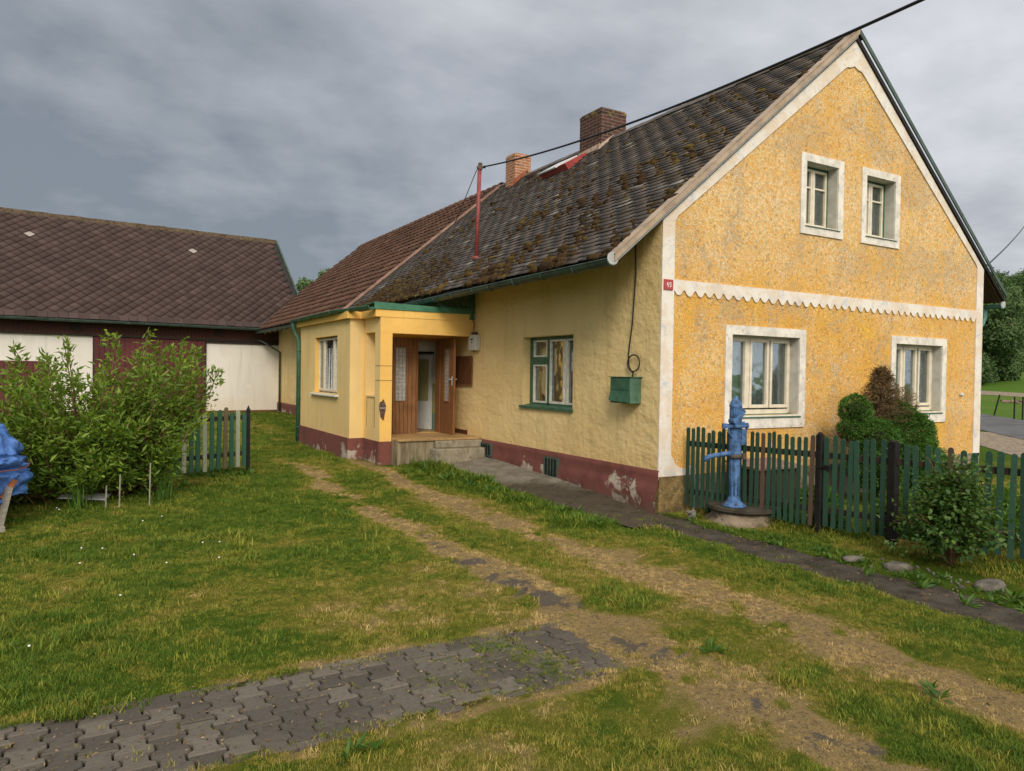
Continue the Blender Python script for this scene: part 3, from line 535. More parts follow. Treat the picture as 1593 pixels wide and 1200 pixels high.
# ================================================================ HOUSE
TY = lambda u, v, d: (u, d, v)            # gable wall, plane Y=0, depth into +Y
def T_X(x0): return lambda u, v, d: (x0+d, u, v)     # walls facing -X, u = Y
def T_Y(y0): return lambda u, v, d: (u, y0+d, v)     # walls facing -Y, u = X
HW, HL = 7.92, 22.5; SL = .8374; ZU = 3.95; ZT = 4.085; XM = HW/2; OV = -.06
def ru(x): return ZU+SL*min(x, HW-x)
def rt(x): return ZT+SL*min(x, HW-x)
H = thing('farmhouse', 'yellow farmhouse with orange roughcast gable, mossy grey roof and open porch', 'house', (0, 0, 0))
def wall(name, mt, T, outline, holes, th, parent=H):
    b = MB(); o = Vector(T(0, 0, 0)); e_ = Vector(T(0, 0, th))-o
    b.poly([T(u, v, 0) for u, v in outline], e_, holes=[[T(u, v, 0) for u, v in ((h[0], h[2]), (h[1], h[2]), (h[1], h[3]), (h[0], h[3]))] for h in holes])
    return b.build(name, mt, parent)
def reveal(T, h, th, mt, parent):
    """thin plastered lining of a window recess, 3 mm inside the hole"""
    b = MB(); u0, u1, v0, v1 = h; e_ = .006
    b.box(u0-.002, u0+e_, v0, v1, -.001, th, T=lambda u, v, d: T(u, v, d)); b.box(u1-e_, u1+.002, v0, v1, -.001, th, T=T); b.box(u0+e_, u1-e_, v1-e_, v1+.002, -.001, th, T=T)
    return b.build('reveal', mt, parent)
W1 = (1.34, 2.79, 1.30, 2.47); W2 = (5.24, 6.62, 1.30, 2.47); A1 = (2.86, 3.62, 4.21, 5.18); A2 = (4.34, 5.12, 4.21, 5.18)
gable = wall('gable_wall', 'roughcast', TY, [(.022, .50), (HW, .50), (HW, ru(HW)), (XM, ru(XM)), (.022, ru(.022))], [W1, W2, A1, A2], .32)
LW = (2.01, 3.56, 1.30, 2.50)
CWin = []
V1 = (4.59, 4.98, .31, .50); V2 = (2.35, 2.69, .17, .47)
wall('long_wall', 'wall', T_X(-.001), [(.003, .585), (HL, .585), (HL, 3.93), (.003, 3.93)], [LW, (6.35, 7.45, .62, 2.5)], .32)
wall('side_wall', 'wall', T_X(HW-.32), [(.33, -.3), (HL, -.3), (HL, 3.9), (.33, 3.9)], [], .319)
wall('end_wall', 'wall', T_Y(HL-.3), [(.33, -.1), (HW-.33, -.1), (HW-.33, ru(.33)), (XM, ru(XM)-.05), (.33, ru(.33))], [], .3)
# partitions that keep the rooms dark
b = MB(); b.box(.35, HW-.35, 4.4, 4.5, .2, 3.9); b.box(3.9, 4.0, .33, 4.39, .2, 3.2); b.box(.34, HW-.34, .33, 4.39, 3.2, 3.3)
b.build('partition', 'room', H)
b = MB(); b.box(.34, HW-.34, .33, HL-.3, .15, .3); b.build('floor', 'darkroom', H)
# plinth: lower band, proud, lumpy
ysl = np.linspace(-.035, HL, 220); zsl = np.array([-.2, .05, .12, .2, .28, .34, .38, .42, .5, .572, .590]); YY, ZZ = np.meshgrid(ysl, zsl, indexing='ij')
XX = -.022-.035*(1-sst(.30, .42, ZZ))*sst(6, 2, YY)+(fbm(YY, ZZ*1.5, 2.2, 4, 70)-.5)*.035; XX = np.where(ZZ > .585, .004, XX)
msk = np.arange(XX.size).reshape(XX.shape); keep = lambda y: ~((y > 5.2) & (y < 6.3))
Fc = np.stack([msk[:-1, :-1], msk[:-1, 1:], msk[1:, 1:], msk[1:, :-1]], -1).reshape(-1, 4)
npmesh('plinth', np.stack([XX, YY, ZZ], -1).reshape(-1, 3), Fc, 'plinth', H, smooth=True)
b = MB(); b.box(0.0, .62, -.034, .3, -.2, .50); b.build('plinth_corner', mat_flat('damp roughcast foot', (.24, .17, .075), .95, .5, 5, .1, bump=.02, dirt=(.10, .08, .045), dthr=.5), H)
b = MB(); b.box(.62, HW, -.02, .3, -.4, .502); b.build('gable_base', 'base', H)
# white bands on the gable
def scal(u):
    c0 = .5+.5*math.cos((u-.22)/.187*2*math.pi+.4*math.sin(u*7)); return 2.955+.072*c0**1.6+.006*math.sin(u*23)
b = MB(); TH = -.022
def gp(pts, th=TH): b.poly([(u, 0.002, v) for u, v in pts], (0, th, 0))
gp([(-.004, .46)]+[(.279, .47), (.22, .60), (.215, 3.95), (0.0, 3.94)]); gp([(HW-.22, .45), (HW+.004, .45), (HW, 3.94), (HW-.22, 3.95)])
gp([(.2795, .47), (.62, .47), (.64, .58), (.58, .62), (.50, .57), (.42, .60), (.36, .62), (.30, .66), (.24, .76), (.2205, .80), (.2205, .61)], -.018)
gp([(.216, 3.165)]+[(u, scal(u)) for u in np.linspace(.216, HW-.221, 400)]+[(HW-.221, 3.165)])
bw = .30
inn = [(.215, 3.952), (.26, 4.02)]+[(XM-.22, ru(XM-.22)-bw), (XM-.17, ru(XM)-.46), (XM-.09, ru(XM)-.45), (XM, ru(XM)-.41), (XM+.09, ru(XM)-.45), (XM+.17, ru(XM)-.46), (XM+.22, ru(XM-.22)-bw)]+[(HW-.26, 4.02), (HW-.215, 3.952)]
gp([(0.0, 3.942), (XM, ru(XM)-.001), (HW, 3.942)]+inn[::-1])
b.build('wall_band', 'peel', H)

def surround(h, w, parent=H):
    b = MB(); u0, u1, v0, v1 = h; o = (u0-w[0], u1+w[1], v0-w[2], v1+w[3])
    b.poly([TY(u, v, .001) for u, v in ((o[0], o[2]), (o[1], o[2]), (o[1], o[3]), (o[0], o[3]))], (0, -.024, 0), holes=[[TY(u, v, .001) for u, v in ((u0, v0), (u1, v0), (u1, v1), (u0, v1))]])
    return b.build('window_surround', 'trim', parent)
def window(T, h, depth, bars, frame, label=None, sill=None, sillmt='green', outer=None, curtain=None, reveal_mt='reveal', th=.32, sillx=.05):
    """bars: list of (u0,u1,v0,v1,d0,d1); frame names material"""
    f = MB()
    for q in bars: f.box(q[0], q[1], q[2], q[3], depth+q[4], depth+q[5], T=T)
    fo = f.build('window', frame, H, bevel=.004, label=label)
    u0, u1, v0, v1 = h
    g = MB(); g.box(u0+.03, u1-.03, v0+.03, v1-.03, depth+.028, depth+.031, T=T); g.build('pane', 'glass', fo)
    reveal(T, h, depth+.07, reveal_mt, fo)
    if outer:
        g = MB()
        for q in outer: g.box(q[0], q[1], q[2], q[3], depth+q[4], depth+q[5], T=T)
        g.build('outer_frame', 'green', fo)
    if sill:
        g = MB(); a, c_, zt, zb, pr = sill
        P = [T(a, zt-.022, -pr), T(c_, zt-.022, -pr), T(c_, zt+.012, depth+.01), T(a, zt+.012, depth+.01)]; Q = [T(a, zb, -pr), T(c_, zb, -pr), T(c_, zb, depth+.01), T(a, zb, depth+.01)]
        g.add(P+Q, [(0, 1, 2, 3), (4, 7, 6, 5), (0, 4, 5, 1), (1, 5, 6, 2), (2, 6, 7, 3), (3, 7, 4, 0)]); g.build('sill', sillmt, fo)
    if curtain:
        for (c0, c1, z0, z1, mt, dd) in curtain:
            n = 60; us = np.linspace(c0, c1, n); ph = random.random()*9
            fd = dd+.028*np.sin(us*46+ph+1.5*np.sin(us*9))+.01*np.sin(us*97); vs = []; fs = []
            for i, u in enumerate(us): vs += [T(u, z0, fd[i]), T(u, z1, fd[i]*.6+dd*.4)]
            fs = [(2*i, 2*i+2, 2*i+3, 2*i+1) for i in range(n-1)]
            g = MB(); g.add(vs, fs); g.build('curtain', mt, fo, smooth=True, recalc=False)
    return fo
def casement(u0, u1, v0, v1, w=.045, d0=0., d1=.05):
    return [(u0, u0+w, v0, v1, d0, d1), (u1-w, u1, v0, v1, d0, d1), (u0+w, u1-w, v0, v0+w*1.15, d0, d1), (u0+w, u1-w, v1-w, v1, d0, d1)]
def bars3(h, ps, z0, z1):
    u0, u1, v0, v1 = h; r = [(u0, u1, v1-.055, v1, .01, .07), (u0, u0+.03, v0+.02, v1-.055, .01, .07), (u1-.035, u1, v0+.02, v1-.055, .01, .07), (u0+.03, u1-.035, v0, v0+.075, .012, .07)]
    for a, c_ in ps: r += casement(a-.042, c_+.042, z0-.05, z1+.045, .042, -.012, .034)
    r.append((ps[0][1]+.044, ps[1][0]-.044, z0-.05, z1+.045, .0, .06)); return r
lab = 'three-light cream window with lace curtains and a green sill'
window(TY, W1, .15, bars3(W1, [(1.45, 1.78), (1.93, 2.25), (2.37, 2.70)], 1.45, 2.38), 'cream', lab+', left on the ground floor', (1.32, 2.82, 1.30, 1.262, .04),
       curtain=[(1.33, 2.30, 1.3, 2.5, 'lace', .28), (2.25, 2.82, 1.3, 2.5, 'cloth', .29), (1.3, 2.8, 1.3, 2.5, 'cloth', .40)])
window(TY, W2, .15, bars3(W2, [(5.34, 5.62), (5.76, 6.06), (6.20, 6.50)], 1.45, 2.38), 'cream', lab+', behind the spruce', (5.22, 6.65, 1.30, 1.262, .04),
       curtain=[(5.2, 5.8, 1.3, 2.5, 'lace', .28), (5.78, 6.7, 1.3, 2.5, 'cloth', .29), (5.2, 6.7, 1.3, 2.5, 'cloth', .40)])
for hA, ps in ((A1, [(2.94, 3.19), (3.29, 3.54)]), (A2, [(4.42, 4.66), (4.76, 5.02)])):
    br = []
    for a, c_ in ps:
        br += casement(a-.035, c_+.035, 4.245, 5.135, .035, -.01, .03); br.append((a, c_, 4.835, 4.862, -.008, .028))
    br.append((ps[0][1]+.036, ps[1][0]-.036, 4.245, 5.135, -.016, .03))
    u0, u1, v0, v1 = hA
    window(TY, hA, .17, br, 'cream', None, (u0-.02, u1+.05, v0+.004, v0-.022, .045), outer=[(u0, ps[0][0]-.036, v0, v1, 0, .05), (ps[1][1]+.036, u1, v0, v1, 0, .05), (ps[0][0]-.036, ps[1][1]+.036, 5.137, v1, 0, .05), (ps[0][0]-.036, ps[1][1]+.036, v0, 4.243, 0, .05)],
           curtain=[(u1-.30, u1-.02, v0, v1, 'cloth', .33)])
for hA in (W1, W2): surround(hA, (.13, .135, .19, .13))
for hA in (A1, A2): surround(hA, (.12, .13, .14, .12))
# flowers behind the first window
for i in range(9):
    b = MB(); b.lathe([(.004, -.02), (.018, -.008), (.020, .006), (.008, .018)], (2.0+random.gauss(0, .05), .235+random.gauss(0, .012), 1.62+random.gauss(0, .08)), 7); b.build('flower', 'flower', H)

# window of the long wall: green frame, white sashes
TX = T_X(0)
wb = casement(3.03-.035, 3.40+.03, 2.15, 2.44, .03, -.01, .03)+casement(3.03-.035, 3.40+.03, 1.36, 2.02, .03, -.01, .03)
wb += casement(2.47, 2.91, 1.36, 2.44, .034, -.01, .03)+casement(2.04, 2.40, 1.36, 2.44, .03, -.01, .03)+[(2.402, 2.468, 1.36, 2.44, .002, .04)]
window(TX, LW, .15, wb, 'whitewood', 'green framed window with white sashes in the long wall', (1.985, 3.60, 1.325, 1.265, .045), outer=[(3.432, 3.56, 1.33, 2.5, 0, .06), (2.912, 2.994, 1.33, 2.5, 0, .06), (2.01, 2.038, 1.33, 2.5, 0, .06), (2.038, 2.912, 2.442, 2.5, 0, .06), (2.994, 3.432, 2.442, 2.5, 0, .06), (2.994, 3.432, 2.022, 2.148, -.005, .06), (2.04, 3.432, 1.30, 1.357, 0, .06)],
       curtain=[(2.60, 2.90, 1.3, 2.5, 'browncloth', .26), (1.9, 2.45, 1.3, 2.5, 'lace', .26), (2.85, 3.6, 1.3, 2.5, 'browncloth', .27), (1.9, 3.7, 1.3, 2.5, 'cloth', .42)], reveal_mt='wall')
# cellar vents in the plinth
for (a, c_, z0, z1) in (V1, V2):
    b = MB(); b.box(-.064, -.02, a, c_, z0, z1); v = b.build('cellar_vent', 'blackpost', H)
    g = MB(); w_ = .028
    g.box(-.072, -.02, a-w_, a, z0-w_, z1+w_); g.box(-.072, -.02, c_, c_+w_, z0-w_, z1+w_); g.box(-.072, -.02, a, c_, z1, z1+w_); g.box(-.072, -.02, a, c_, z0-w_, z0)
    for q in np.linspace(a, c_, 5)[1:-1]: g.box(-.070, -.065, q-.012, q+.012, z0, z1)
    g.build('frame', 'greendk', v)

# ---- roofs
def slope_pt(s_, y, h=0.):      # point on the left slope: s along slope from eave edge x=-.83, height h above top plane
    c_, q = 1/math.hypot(1, SL), SL/math.hypot(1, SL)
    return (-.83+s_*c_-h*q, y, ZT+SL*-.83+s_*q+h*c_)
LS = (XM+.83)*math.hypot(1, SL); YB = 11.42; YE = 24.4
b = MB(); xr = 8.62
prof = [(-.80, rt(-.80)-.045), (XM, rt(XM)-.05), (xr, rt(xr)-.03), (xr, rt(xr)-.11), (XM, ru(XM)+.002), (-.80, rt(-.80)-.115)]
b.poly([(x_, OV+.01, z_) for x_, z_ in prof], (0, YB-OV-.01, 0)); roof = b.build('roof', 'deck', H)
b = MB(); b.poly([(x_, YB+.001, z_) for x_, z_ in prof], (0, YE-YB, 0)); roof2 = b.build('roof', 'deck', H, label='brown tiled roof over the rear half')
# soffit boards under the right slope and eave
b = MB(); b.poly([(HW+.001, .0, ru(HW)-.012), (xr-.01, .0, rt(xr)-.125), (xr-.01, .0, rt(xr)-.112), (HW+.001, .0, ru(HW)+.0)], (0, 12, 0)); b.build('soffit', 'soffit', roof)
b = MB(); b.poly([(-.001, 0, ru(0)-.013), (-.79, 0, rt(-.8)-.13), (-.79, 0, rt(-.8)-.117), (-.001, 0, ru(0)-.0)], (0, YE-.1, 0)); b.build('soffit', 'soffit', roof)
# slate tiles, each course stepped a third of a tile
V = []; Fc = []; rn = []; ex = .131; tw = .41; n0 = int(LS/ex)+1
for i in range(n0):
    s0 = i*ex; off = (i*.137) % tw
    for j in range(-1, int((YB-OV)/tw)+2):
        y0 = OV+j*tw+off; y1 = y0+tw
        y0 = max(y0, OV+.0); y1 = min(y1, YB-.05)
        if y1-y0 < .02: continue
        s1 = min(s0+ex+.05, LS); g = .004+random.random()*.003; lift = .018+abs(random.gauss(0, .004)); tl = random.gauss(0, .002); sj = random.gauss(0, .007)
        P = [slope_pt(s0+sj, y0+g, lift+tl), slope_pt(s0+sj+random.gauss(0, .003), y1-g, lift-tl), slope_pt(s1, y1-g, .002), slope_pt(s1, y0+g, .002),
             slope_pt(s0+sj, y0+g, lift+tl-.012), slope_pt(s0+sj, y1-g, lift-tl-.012), slope_pt(s1, y1-g, -.01), slope_pt(s1, y0+g, -.01)]
        o = len(V); V += P; Fc += [(o, o+1, o+2, o+3), (o, o+4, o+5, o+1), (o+1, o+5, o+6, o+2), (o+3, o+7, o+4, o)]; r_ = .04+.96*random.random(); r_ = r_ if random.random() > .03 else .97+.03*random.random(); rn += [r_, 0., 0., 0.]  # lips and sides take the darkest tone: course shadow painted in, plus dirty edges
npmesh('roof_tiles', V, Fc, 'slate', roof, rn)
# moss clumps sit on the tile joints, thickest near the eave
ico = bmesh.new(); bmesh.ops.create_icosphere(ico, subdivisions=2, radius=1); iv = np.array([v.co[:] for v in ico.verts]); ifc = np.array([[v.index for v in f.verts] for f in ico.faces]); ico.free()
V = []; Fc = []; rn = []; o = 0; cnt = 0
c_, q_ = 1/math.hypot(1, SL), SL/math.hypot(1, SL); UPS = np.array([c_, 0, q_]); NRM = np.array([-q_, 0, c_])
while cnt < 7000:
    s_ = rng.random()**1.9*LS*.98; y = OV+.1+rng.random()*(YB-OV-.2)
    dens = np.exp(-s_/1.5)*.9+.25*math.exp(-(s_-2.2)**2)*(y < 5)+.10
    dens *= 1 if y < 6 else .75
    dens *= float(sst(.46, .66, fbm(s_*1.0, y, 1.25, 4, 80)))*2.6
    if rng.random() > dens: continue
    i = int(s_/ex); s_ = i*ex+abs(rng.normal(0, .03))
    if rng.random() < .7:
        off = (i*.137) % tw; y = OV+round((y-OV-off)/tw)*tw+off+rng.normal(0, .02)
    if y < OV+.06 or y > YB: continue
    r = np.clip(rng.lognormal(-3.95, .5), .009, .075)*(1.25 if s_ < .5 else 1); sc = np.array([r*rng.uniform(.7, 1.2), r*rng.uniform(.9, 2.1), r*rng.uniform(.45, .9)])
    P = iv*(1+rng.normal(0, .16, (len(iv), 1))); c0 = np.array(slope_pt(max(s_, .02), y, .012))
    P = c0+P[:, :1]*sc[0]*UPS+P[:, 1:2]*sc[1]*np.array([0, 1, 0])+P[:, 2:]*sc[2]*NRM
    V.append(P); Fc.append(ifc+o); o += len(iv); rn += [np.clip(.25+.6*fbm(s_, y, .8, 2, 90)+rng.normal(0, .2), 0, 1)]*len(ifc); cnt += 1
npmesh('moss', np.concatenate(V), np.concatenate(Fc), 'moss', roof, rn, smooth=True)
# ridge capping of the slate part
b = MB(); yy = OV
while yy < YB-.05:
    y1 = min(yy+.40, YB-.02); h = random.gauss(.025, .006); b.poly([(XM-.17, yy, rt(XM)-.125+h), (XM-.05, yy, rt(XM)-.006+h), (XM, yy, rt(XM)+.02+h), (XM+.05, yy, rt(XM)-.006+h), (XM+.17, yy, rt(XM)-.125+h), (XM, yy, rt(XM)-.05+h)], (0, y1-yy+.01, 0)); yy = y1
b.build('ridge_capping', 'slate', roof)
# verge boards
b = MB()
for (xa, xb, mt) in ((-.86, XM, 0),):
    b.poly([(xa, OV-.012, rt(xa)-.06), (xb, OV-.012, rt(xb)-.06), (xb, OV-.012, rt(xb)+.045), (xa, OV-.012, rt(xa)+.04)], (0, -.028, 0))
    b.poly([(xa, OV-.040, rt(xa)+.018), (xb, OV-.040, rt(xb)+.022), (xb, OV-.040, rt(xb)+.046), (xa, OV-.040, rt(xa)+.041)], (0, .16, 0))
b.build('verge_board', 'verge', roof)
b = MB(); b.poly([(-.80, OV-.008, rt(-.80)-.105), (XM, OV-.008, rt(XM)-.105), (XM, OV-.008, rt(XM)-.061), (-.80, OV-.008, rt(-.80)-.061)], (0, .035, 0)); b.build('verge_strip', 'vergegrey', roof)
b = MB(); b.poly([(XM+.001, OV-.012, rt(XM)-.045), (xr, OV-.012, rt(xr)-.045), (xr, OV-.012, rt(xr)+.04), (XM+.001, OV-.012, rt(XM)+.045)], (0, -.022, 0)); b.build('verge_board', 'greendk', roof, label='dark green verge board on the right slope')
# clay pantiles behind
V = []; Fc = []; rn = []; ex2 = .335; tw2 = .30; nr2 = int(LS/ex2)+1; prof = [(0., .012), (.04, .038), (.10, .045), (.16, .03), (.20, .008), (.26, .004)]
for i in range(-1, nr2):
    s0 = -.04+i*ex2 if i >= 0 else None
    if s0 is None: continue
    for j in range(int((YE-YB)/tw2)):
        y0 = YB+.03+j*tw2; s1 = min(s0+ex2+.03, LS); lf = .045+random.gauss(0, .004); o = len(V); r_ = random.random(); sj = random.gauss(0, .006)
        for (py, hh) in prof+[(tw2, .010)]:
            V += [slope_pt(s0+sj, y0+py, lf+hh-.03), slope_pt(s0+sj, y0+py, lf+hh), slope_pt(s1, y0+py, hh)]
        for k_ in range(len(prof)):
            a = o+k_*3; Fc += [(a, a+1, a+4, a+3), (a+1, a+2, a+5, a+4)]; rn += [r_*.5, r_]
npmesh('roof_tiles', V, Fc, 'clay', roof2, rn)
b = MB(); yy = YB+.02
while yy < YE-.05:
    y1 = min(yy+.38, YE); n = 8; P = [(XM+.15*math.cos(math.pi*t/n), yy, rt(XM)-.07+.15*math.sin(math.pi*t/n)) for t in range(n+1)]
    b.poly(P, (0, y1-yy-.005, 0)); b.poly([(p[0]+(p[0]-XM)*.12, p[1]-.0, rt(XM)-.07+(p[2]-rt(XM)+.07)*1.14) for p in P], (0, .06, 0)); yy = y1
b.build('ridge_capping', 'clay', roof2)
b = MB(); b.poly([slope_pt(0, YB-.06, .02), slope_pt(LS-.1, YB-.06, .02), slope_pt(LS-.1, YB-.06, .075), slope_pt(0, YB-.06, .075)], (0, .07, 0)); b.build('verge_board', mat_flat('pinkish timber strip', (.30, .19, .15), .8, .3, 4, .2), roof2)
# rafter tails under the far eave
for y in np.arange(10.6, 24.2, .85):
    b = MB(); b.beam(slope_pt(-.0, y, -.17), slope_pt(1.0, y, -.17), .09, .10); b.build('rafter', 'weatherwood', roof2)
# chimneys
def chim(x0, x1, y0, y1, zt, mt, capm, lbl):
    b = MB(); b.box(x0, x1, y0, y1, rt(x0)-.6, zt-.08); b.box(x0-.006, x1+.006, y0-.006, y1+.006, zt-.08, zt); b.box(x0+.02, x1-.02, y0+.02, y1-.02, zt, zt+.035)
    ch = b.build('chimney', mt, roof, bevel=.008, label=lbl)
chim(3.60, 4.33, 6.2, 7.05, 8.02, 'brickdk', None, 'broad sooty brick chimney'); chim(3.64, 4.16, 10.2, 10.72, 7.98, 'brick', None, 'narrow orange brick chimney')
# mortar flashing strips along chimney feet
b = MB()
b.poly([(3.50, 6.185, rt(3.50)+.01), (3.94, 6.185, rt(3.94)+.0), (3.94, 6.185, rt(3.94)+.07), (3.60, 6.185, rt(3.60)+.10)], (0, -.03, 0)); b.poly([(3.585, 6.2, rt(3.50)-.02), (3.585, 7.04, rt(3.5)-.02), (3.585, 7.04, rt(3.6)+.06), (3.585, 6.2, rt(3.6)+.10)], (-.025, 0, 0)); b.build('chimney_flashing', 'mortar', roof)
b = MB(); b.poly([(3.42, 10.185, rt(3.42)+.02), (3.96, 10.185, rt(3.96)+.03), (3.96, 10.185, rt(3.96)+.15), (3.64, 10.185, rt(3.64)+.15)], (0, -.06, 0)); b.build('chimney_flashing', 'redroof', roof)
# small raised roof light by the big chimney
b = MB(); s0 = (3.00+.83)/c_; s1 = (3.52+.83)/c_
P = [slope_pt(s0, 6.62, .0), slope_pt(s0, 7.72, .0), slope_pt(s1, 7.72, .0), slope_pt(s1, 6.62, .0)]; Q = [slope_pt(s0, 6.62, .17), slope_pt(s0, 7.72, .17), slope_pt(s1, 7.72, .06), slope_pt(s1, 6.62, .06)]
b.add(P+Q, MB.BF); rl = b.build('roof_light', 'redsheet', roof)
b = MB(); b.add([slope_pt(s0-.04, 6.95, .165), slope_pt(s0-.04, 7.76, .165), slope_pt(s1, 7.76, .055), slope_pt(s1, 6.95, .055)]+[slope_pt(s0-.04, 6.95, .195), slope_pt(s0-.04, 7.76, .195), slope_pt(s1, 7.76, .085), slope_pt(s1, 6.95, .085)], MB.BF)
b.build('glass_lid', 'skyglass', roof)
# gutters
def gutter(name, pts, r, mt, parent=H, label=None, endcap=False, straps=.8):
    """half-round open channel with brackets, along pts"""
    b = MB(); n = 10; vs = []; fs = []
    for p in pts:
        for rr in (r, r-.006):
            for k_ in range(n+1):
                t = math.pi+math.pi*k_/n; vs.append((p[0]+rr*math.cos(t), p[1], p[2]+rr*math.sin(t)))
    w_ = 2*(n+1)
    for i in range(len(pts)-1):
        for k_ in range(n):
            fs += [(i*w_+k_, i*w_+k_+1, (i+1)*w_+k_+1, (i+1)*w_+k_), (i*w_+n+1+k_, (i+1)*w_+n+1+k_, (i+1)*w_+n+2+k_, i*w_+n+2+k_)]
        fs += [(i*w_, (i+1)*w_, (i+1)*w_+n+1, i*w_+n+1), (i*w_+n, i*w_+w_-1, (i+1)*w_+w_-1, (i+1)*w_+n)]
    b.add(vs, fs)
    for i in range(len(pts)-1):
        p, q = Vector(pts[i]), Vector(pts[i+1]); L = (q-p).length; k_ = 0
        b.tube([p+Vector((-r, 0, 0)), q+Vector((-r, 0, 0))], .011, 6)
        while k_*straps < L:
            c0 = p+(q-p)*(k_*straps/L); b.tube([c0+Vector(((r+.004)*math.cos(t), 0, (r+.004)*math.sin(t))) for t in np.linspace(math.pi, 2*math.pi, 9)], .010, 4); k_ += 1
    g = b.build(name, mt, parent, label=label)
    if endcap:
        e_ = MB(); p = pts[0]; e_.poly([(p[0]+(r+.008)*math.cos(t), p[1]-.004, p[2]+(r+.004)*math.sin(t)*1.0+.01) for t in np.linspace(0, 2*math.pi, 20)[:-1]], (0, -.008, 0)); e_.build('end_cap', 'vergegrey', g)
    return g
gutter('gutter', [(-.88, OV-.01, 3.33), (-.885, 3.7, 3.30), (-.89, 6.9, 3.26), (-.885, 11.4, 3.31)], .078, 'greendk', label='long sagging green gutter of the front eave', endcap=True)
gutter('gutter', [(-.885, 11.42, 3.31), (-.88, YE-.1, 3.33)], .075, 'greendk')
gutter('gutter', [(8.70, .02, 3.34), (8.70, 12, 3.36)], .075, 'teal', label='blue green gutter of the right eave', endcap=True)
b = MB(); b.tube([(8.70, .35, 3.30), (8.70, .35, 3.12), (8.62, .35, 2.98), (8.3, .34, 2.80), (8.02, .34, 2.68), (8.0, .34, 2.4), (8.0, .34, 0)], .05, 12); b.build('downpipe', 'teal', H, smooth=True)
# downpipe stub with bracket beside the porch roof
b = MB(); b.tube([(-.80, 5.47, 3.2), (-.7, 5.47, 3.12), (-.12, 5.40, 3.10)], .04, 10); b.tube([(-.07, 5.43, 3.55), (-.07, 5.43, 2.92)], .05, 12); b.tube([(-.07, 5.43, 2.96), (-.07, 5.43, 2.90)], .062, 12)
b.box(-.3, -.02, 5.40, 5.46, 3.16, 3.22); b.build('downpipe', 'green', H, smooth=False, label='short dark green pipe above the lamp box')
b = MB(); b.tube([(-.06, 5.40, 2.9), (-.04, 5.36, 2.82), (-.07, 5.33, 2.70), (-.05, 5.33, 2.64)], .010, 6); b.box(-.09, -.01, 5.27, 5.39, 2.60, 2.66); b.build('cable_bracket', 'rust', H)
b = MB(); b.box(-.115, -.001, 5.17, 5.47, 2.30, 2.60); b2 = b.build('junction_box', 'plastic', H, bevel=.012)
b = MB(); b.box(-.119, -.1155, 5.27, 5.37, 2.50, 2.53); b.build('display', 'rust', b2); b = MB(); b.box(-.119, -.1155, 5.31, 5.34, 2.44, 2.465); b.build('button', 'rust', b2); b = MB(); b.tube([(-.06, 5.32, 2.30), (-.06, 5.32, 2.27)], .015, 8); b.build('cable_gland', 'rust', b2)

# ---- porch
XR = -2.24; XP = -1.95; YR = 6.30; YF = 5.42; YW = 10.07; FL = .62
PW = (7.12, 8.80, 1.385, 2.585)
wall('porch_wall', 'porch', T_X(XR), [(YR, .56), (YW, .56), (YW, 2.87), (YR, 2.87)], [PW], .26)
DO = (-1.34, -.03, FL, 2.545)
wall('porch_wall', 'porchfront', T_Y(YR), [(XR+.001, .56), (-.02, .56), (-.02, 2.87), (XR+.001, 2.87)], [(-.86, -.34, .621, 2.545)], .22, ).location = (0, .001, 0)
wall('porch_wall', 'porch', T_Y(YW-.25), [(XR+.27, -.1), (-.02, -.1), (-.02, 2.87), (XR+.27, 2.87)], [], .249)
b = MB(); b.box(XR-.035, -.02, YR-.03, YW+.03, -.1, .56); b.build('porch_plinth', 'plinth', H)
# parapet, pillar and beam of the open front
PO = (5.70, 6.24, 1.40, 2.60)
wall('parapet', 'porch', T_X(XP), [(YF+.002, .56), (YR-.001, .56), (YR-.001, 2.87), (YF+.002, 2.87)], [PO], .235)
b = MB(); b.box(XP+.002, XP+.233, YF-.002, YF+.002, .56, 2.575); 
b.build('pillar_face', 'porchfront', H)
b = MB(); b.box(XP-.02, XP+.255, YF-.02, YR-.03, -.1, .56); b.build('pillar_foot', 'plinth', H)
b = MB(); b.box(XP+.001, -.002, YF-.003, YF+.235, 2.577, 2.90); b.build('porch_beam', 'porchfront', H)
b = MB(); b.box(XP+.24, -.01, YF+.236, YR, 2.70, 2.76); b.build('porch_ceiling', 'porch', H)
b = MB(); b.poly([(XR-.09, YR-.07, 2.872), (XP-.10, YR-.07, 2.872), (XP-.10, YF-.012, 2.872), (-.005, YF-.012, 2.872), (-.005, YW+.05, 2.872), (XR-.09, YW+.05, 2.872)], (0, 0, .135)); b.build('cornice', 'porchfront', H)
# thin repair cracks and a broken patch on the pillar
b = MB()
mcr = mat_flat('crack', (.33, .22, .08), 1., .1)
for z_ in (1.69, 1.96):
    b = MB(); b.poly([(XP-.003, YF+.24, z_), (XP+.001, YF+.24, z_), (XP+.001, YF-.002, z_), (XP+.236, YF-.002, z_), (XP+.236, YF-.0055, z_), (XP-.003, YF-.0055, z_)], (0, 0, .012)); b.build('render_crack', mcr, H)
b = MB(); P = []
for k_ in range(22):
    t = 2*math.pi*k_/22; P.append((XP+.055+.062*math.cos(t)*(1+.2*math.sin(3*t)), YF-.0025, 1.15+.185*math.sin(t)*(1+.12*math.cos(5*t))))
b.poly(P, (0, -.006, 0)); b.build('broken_render', mat_flat('exposed dark brick', (.13, .075, .06), .95, .5, 22, .1, bump=.02, dirt=(.36, .30, .24), dthr=.54), H)
b = MB(); b.box(XP-.004, XP+.12, YF-.012, YF-.009, 1.18, 1.187); b.build('wire', 'white', H)
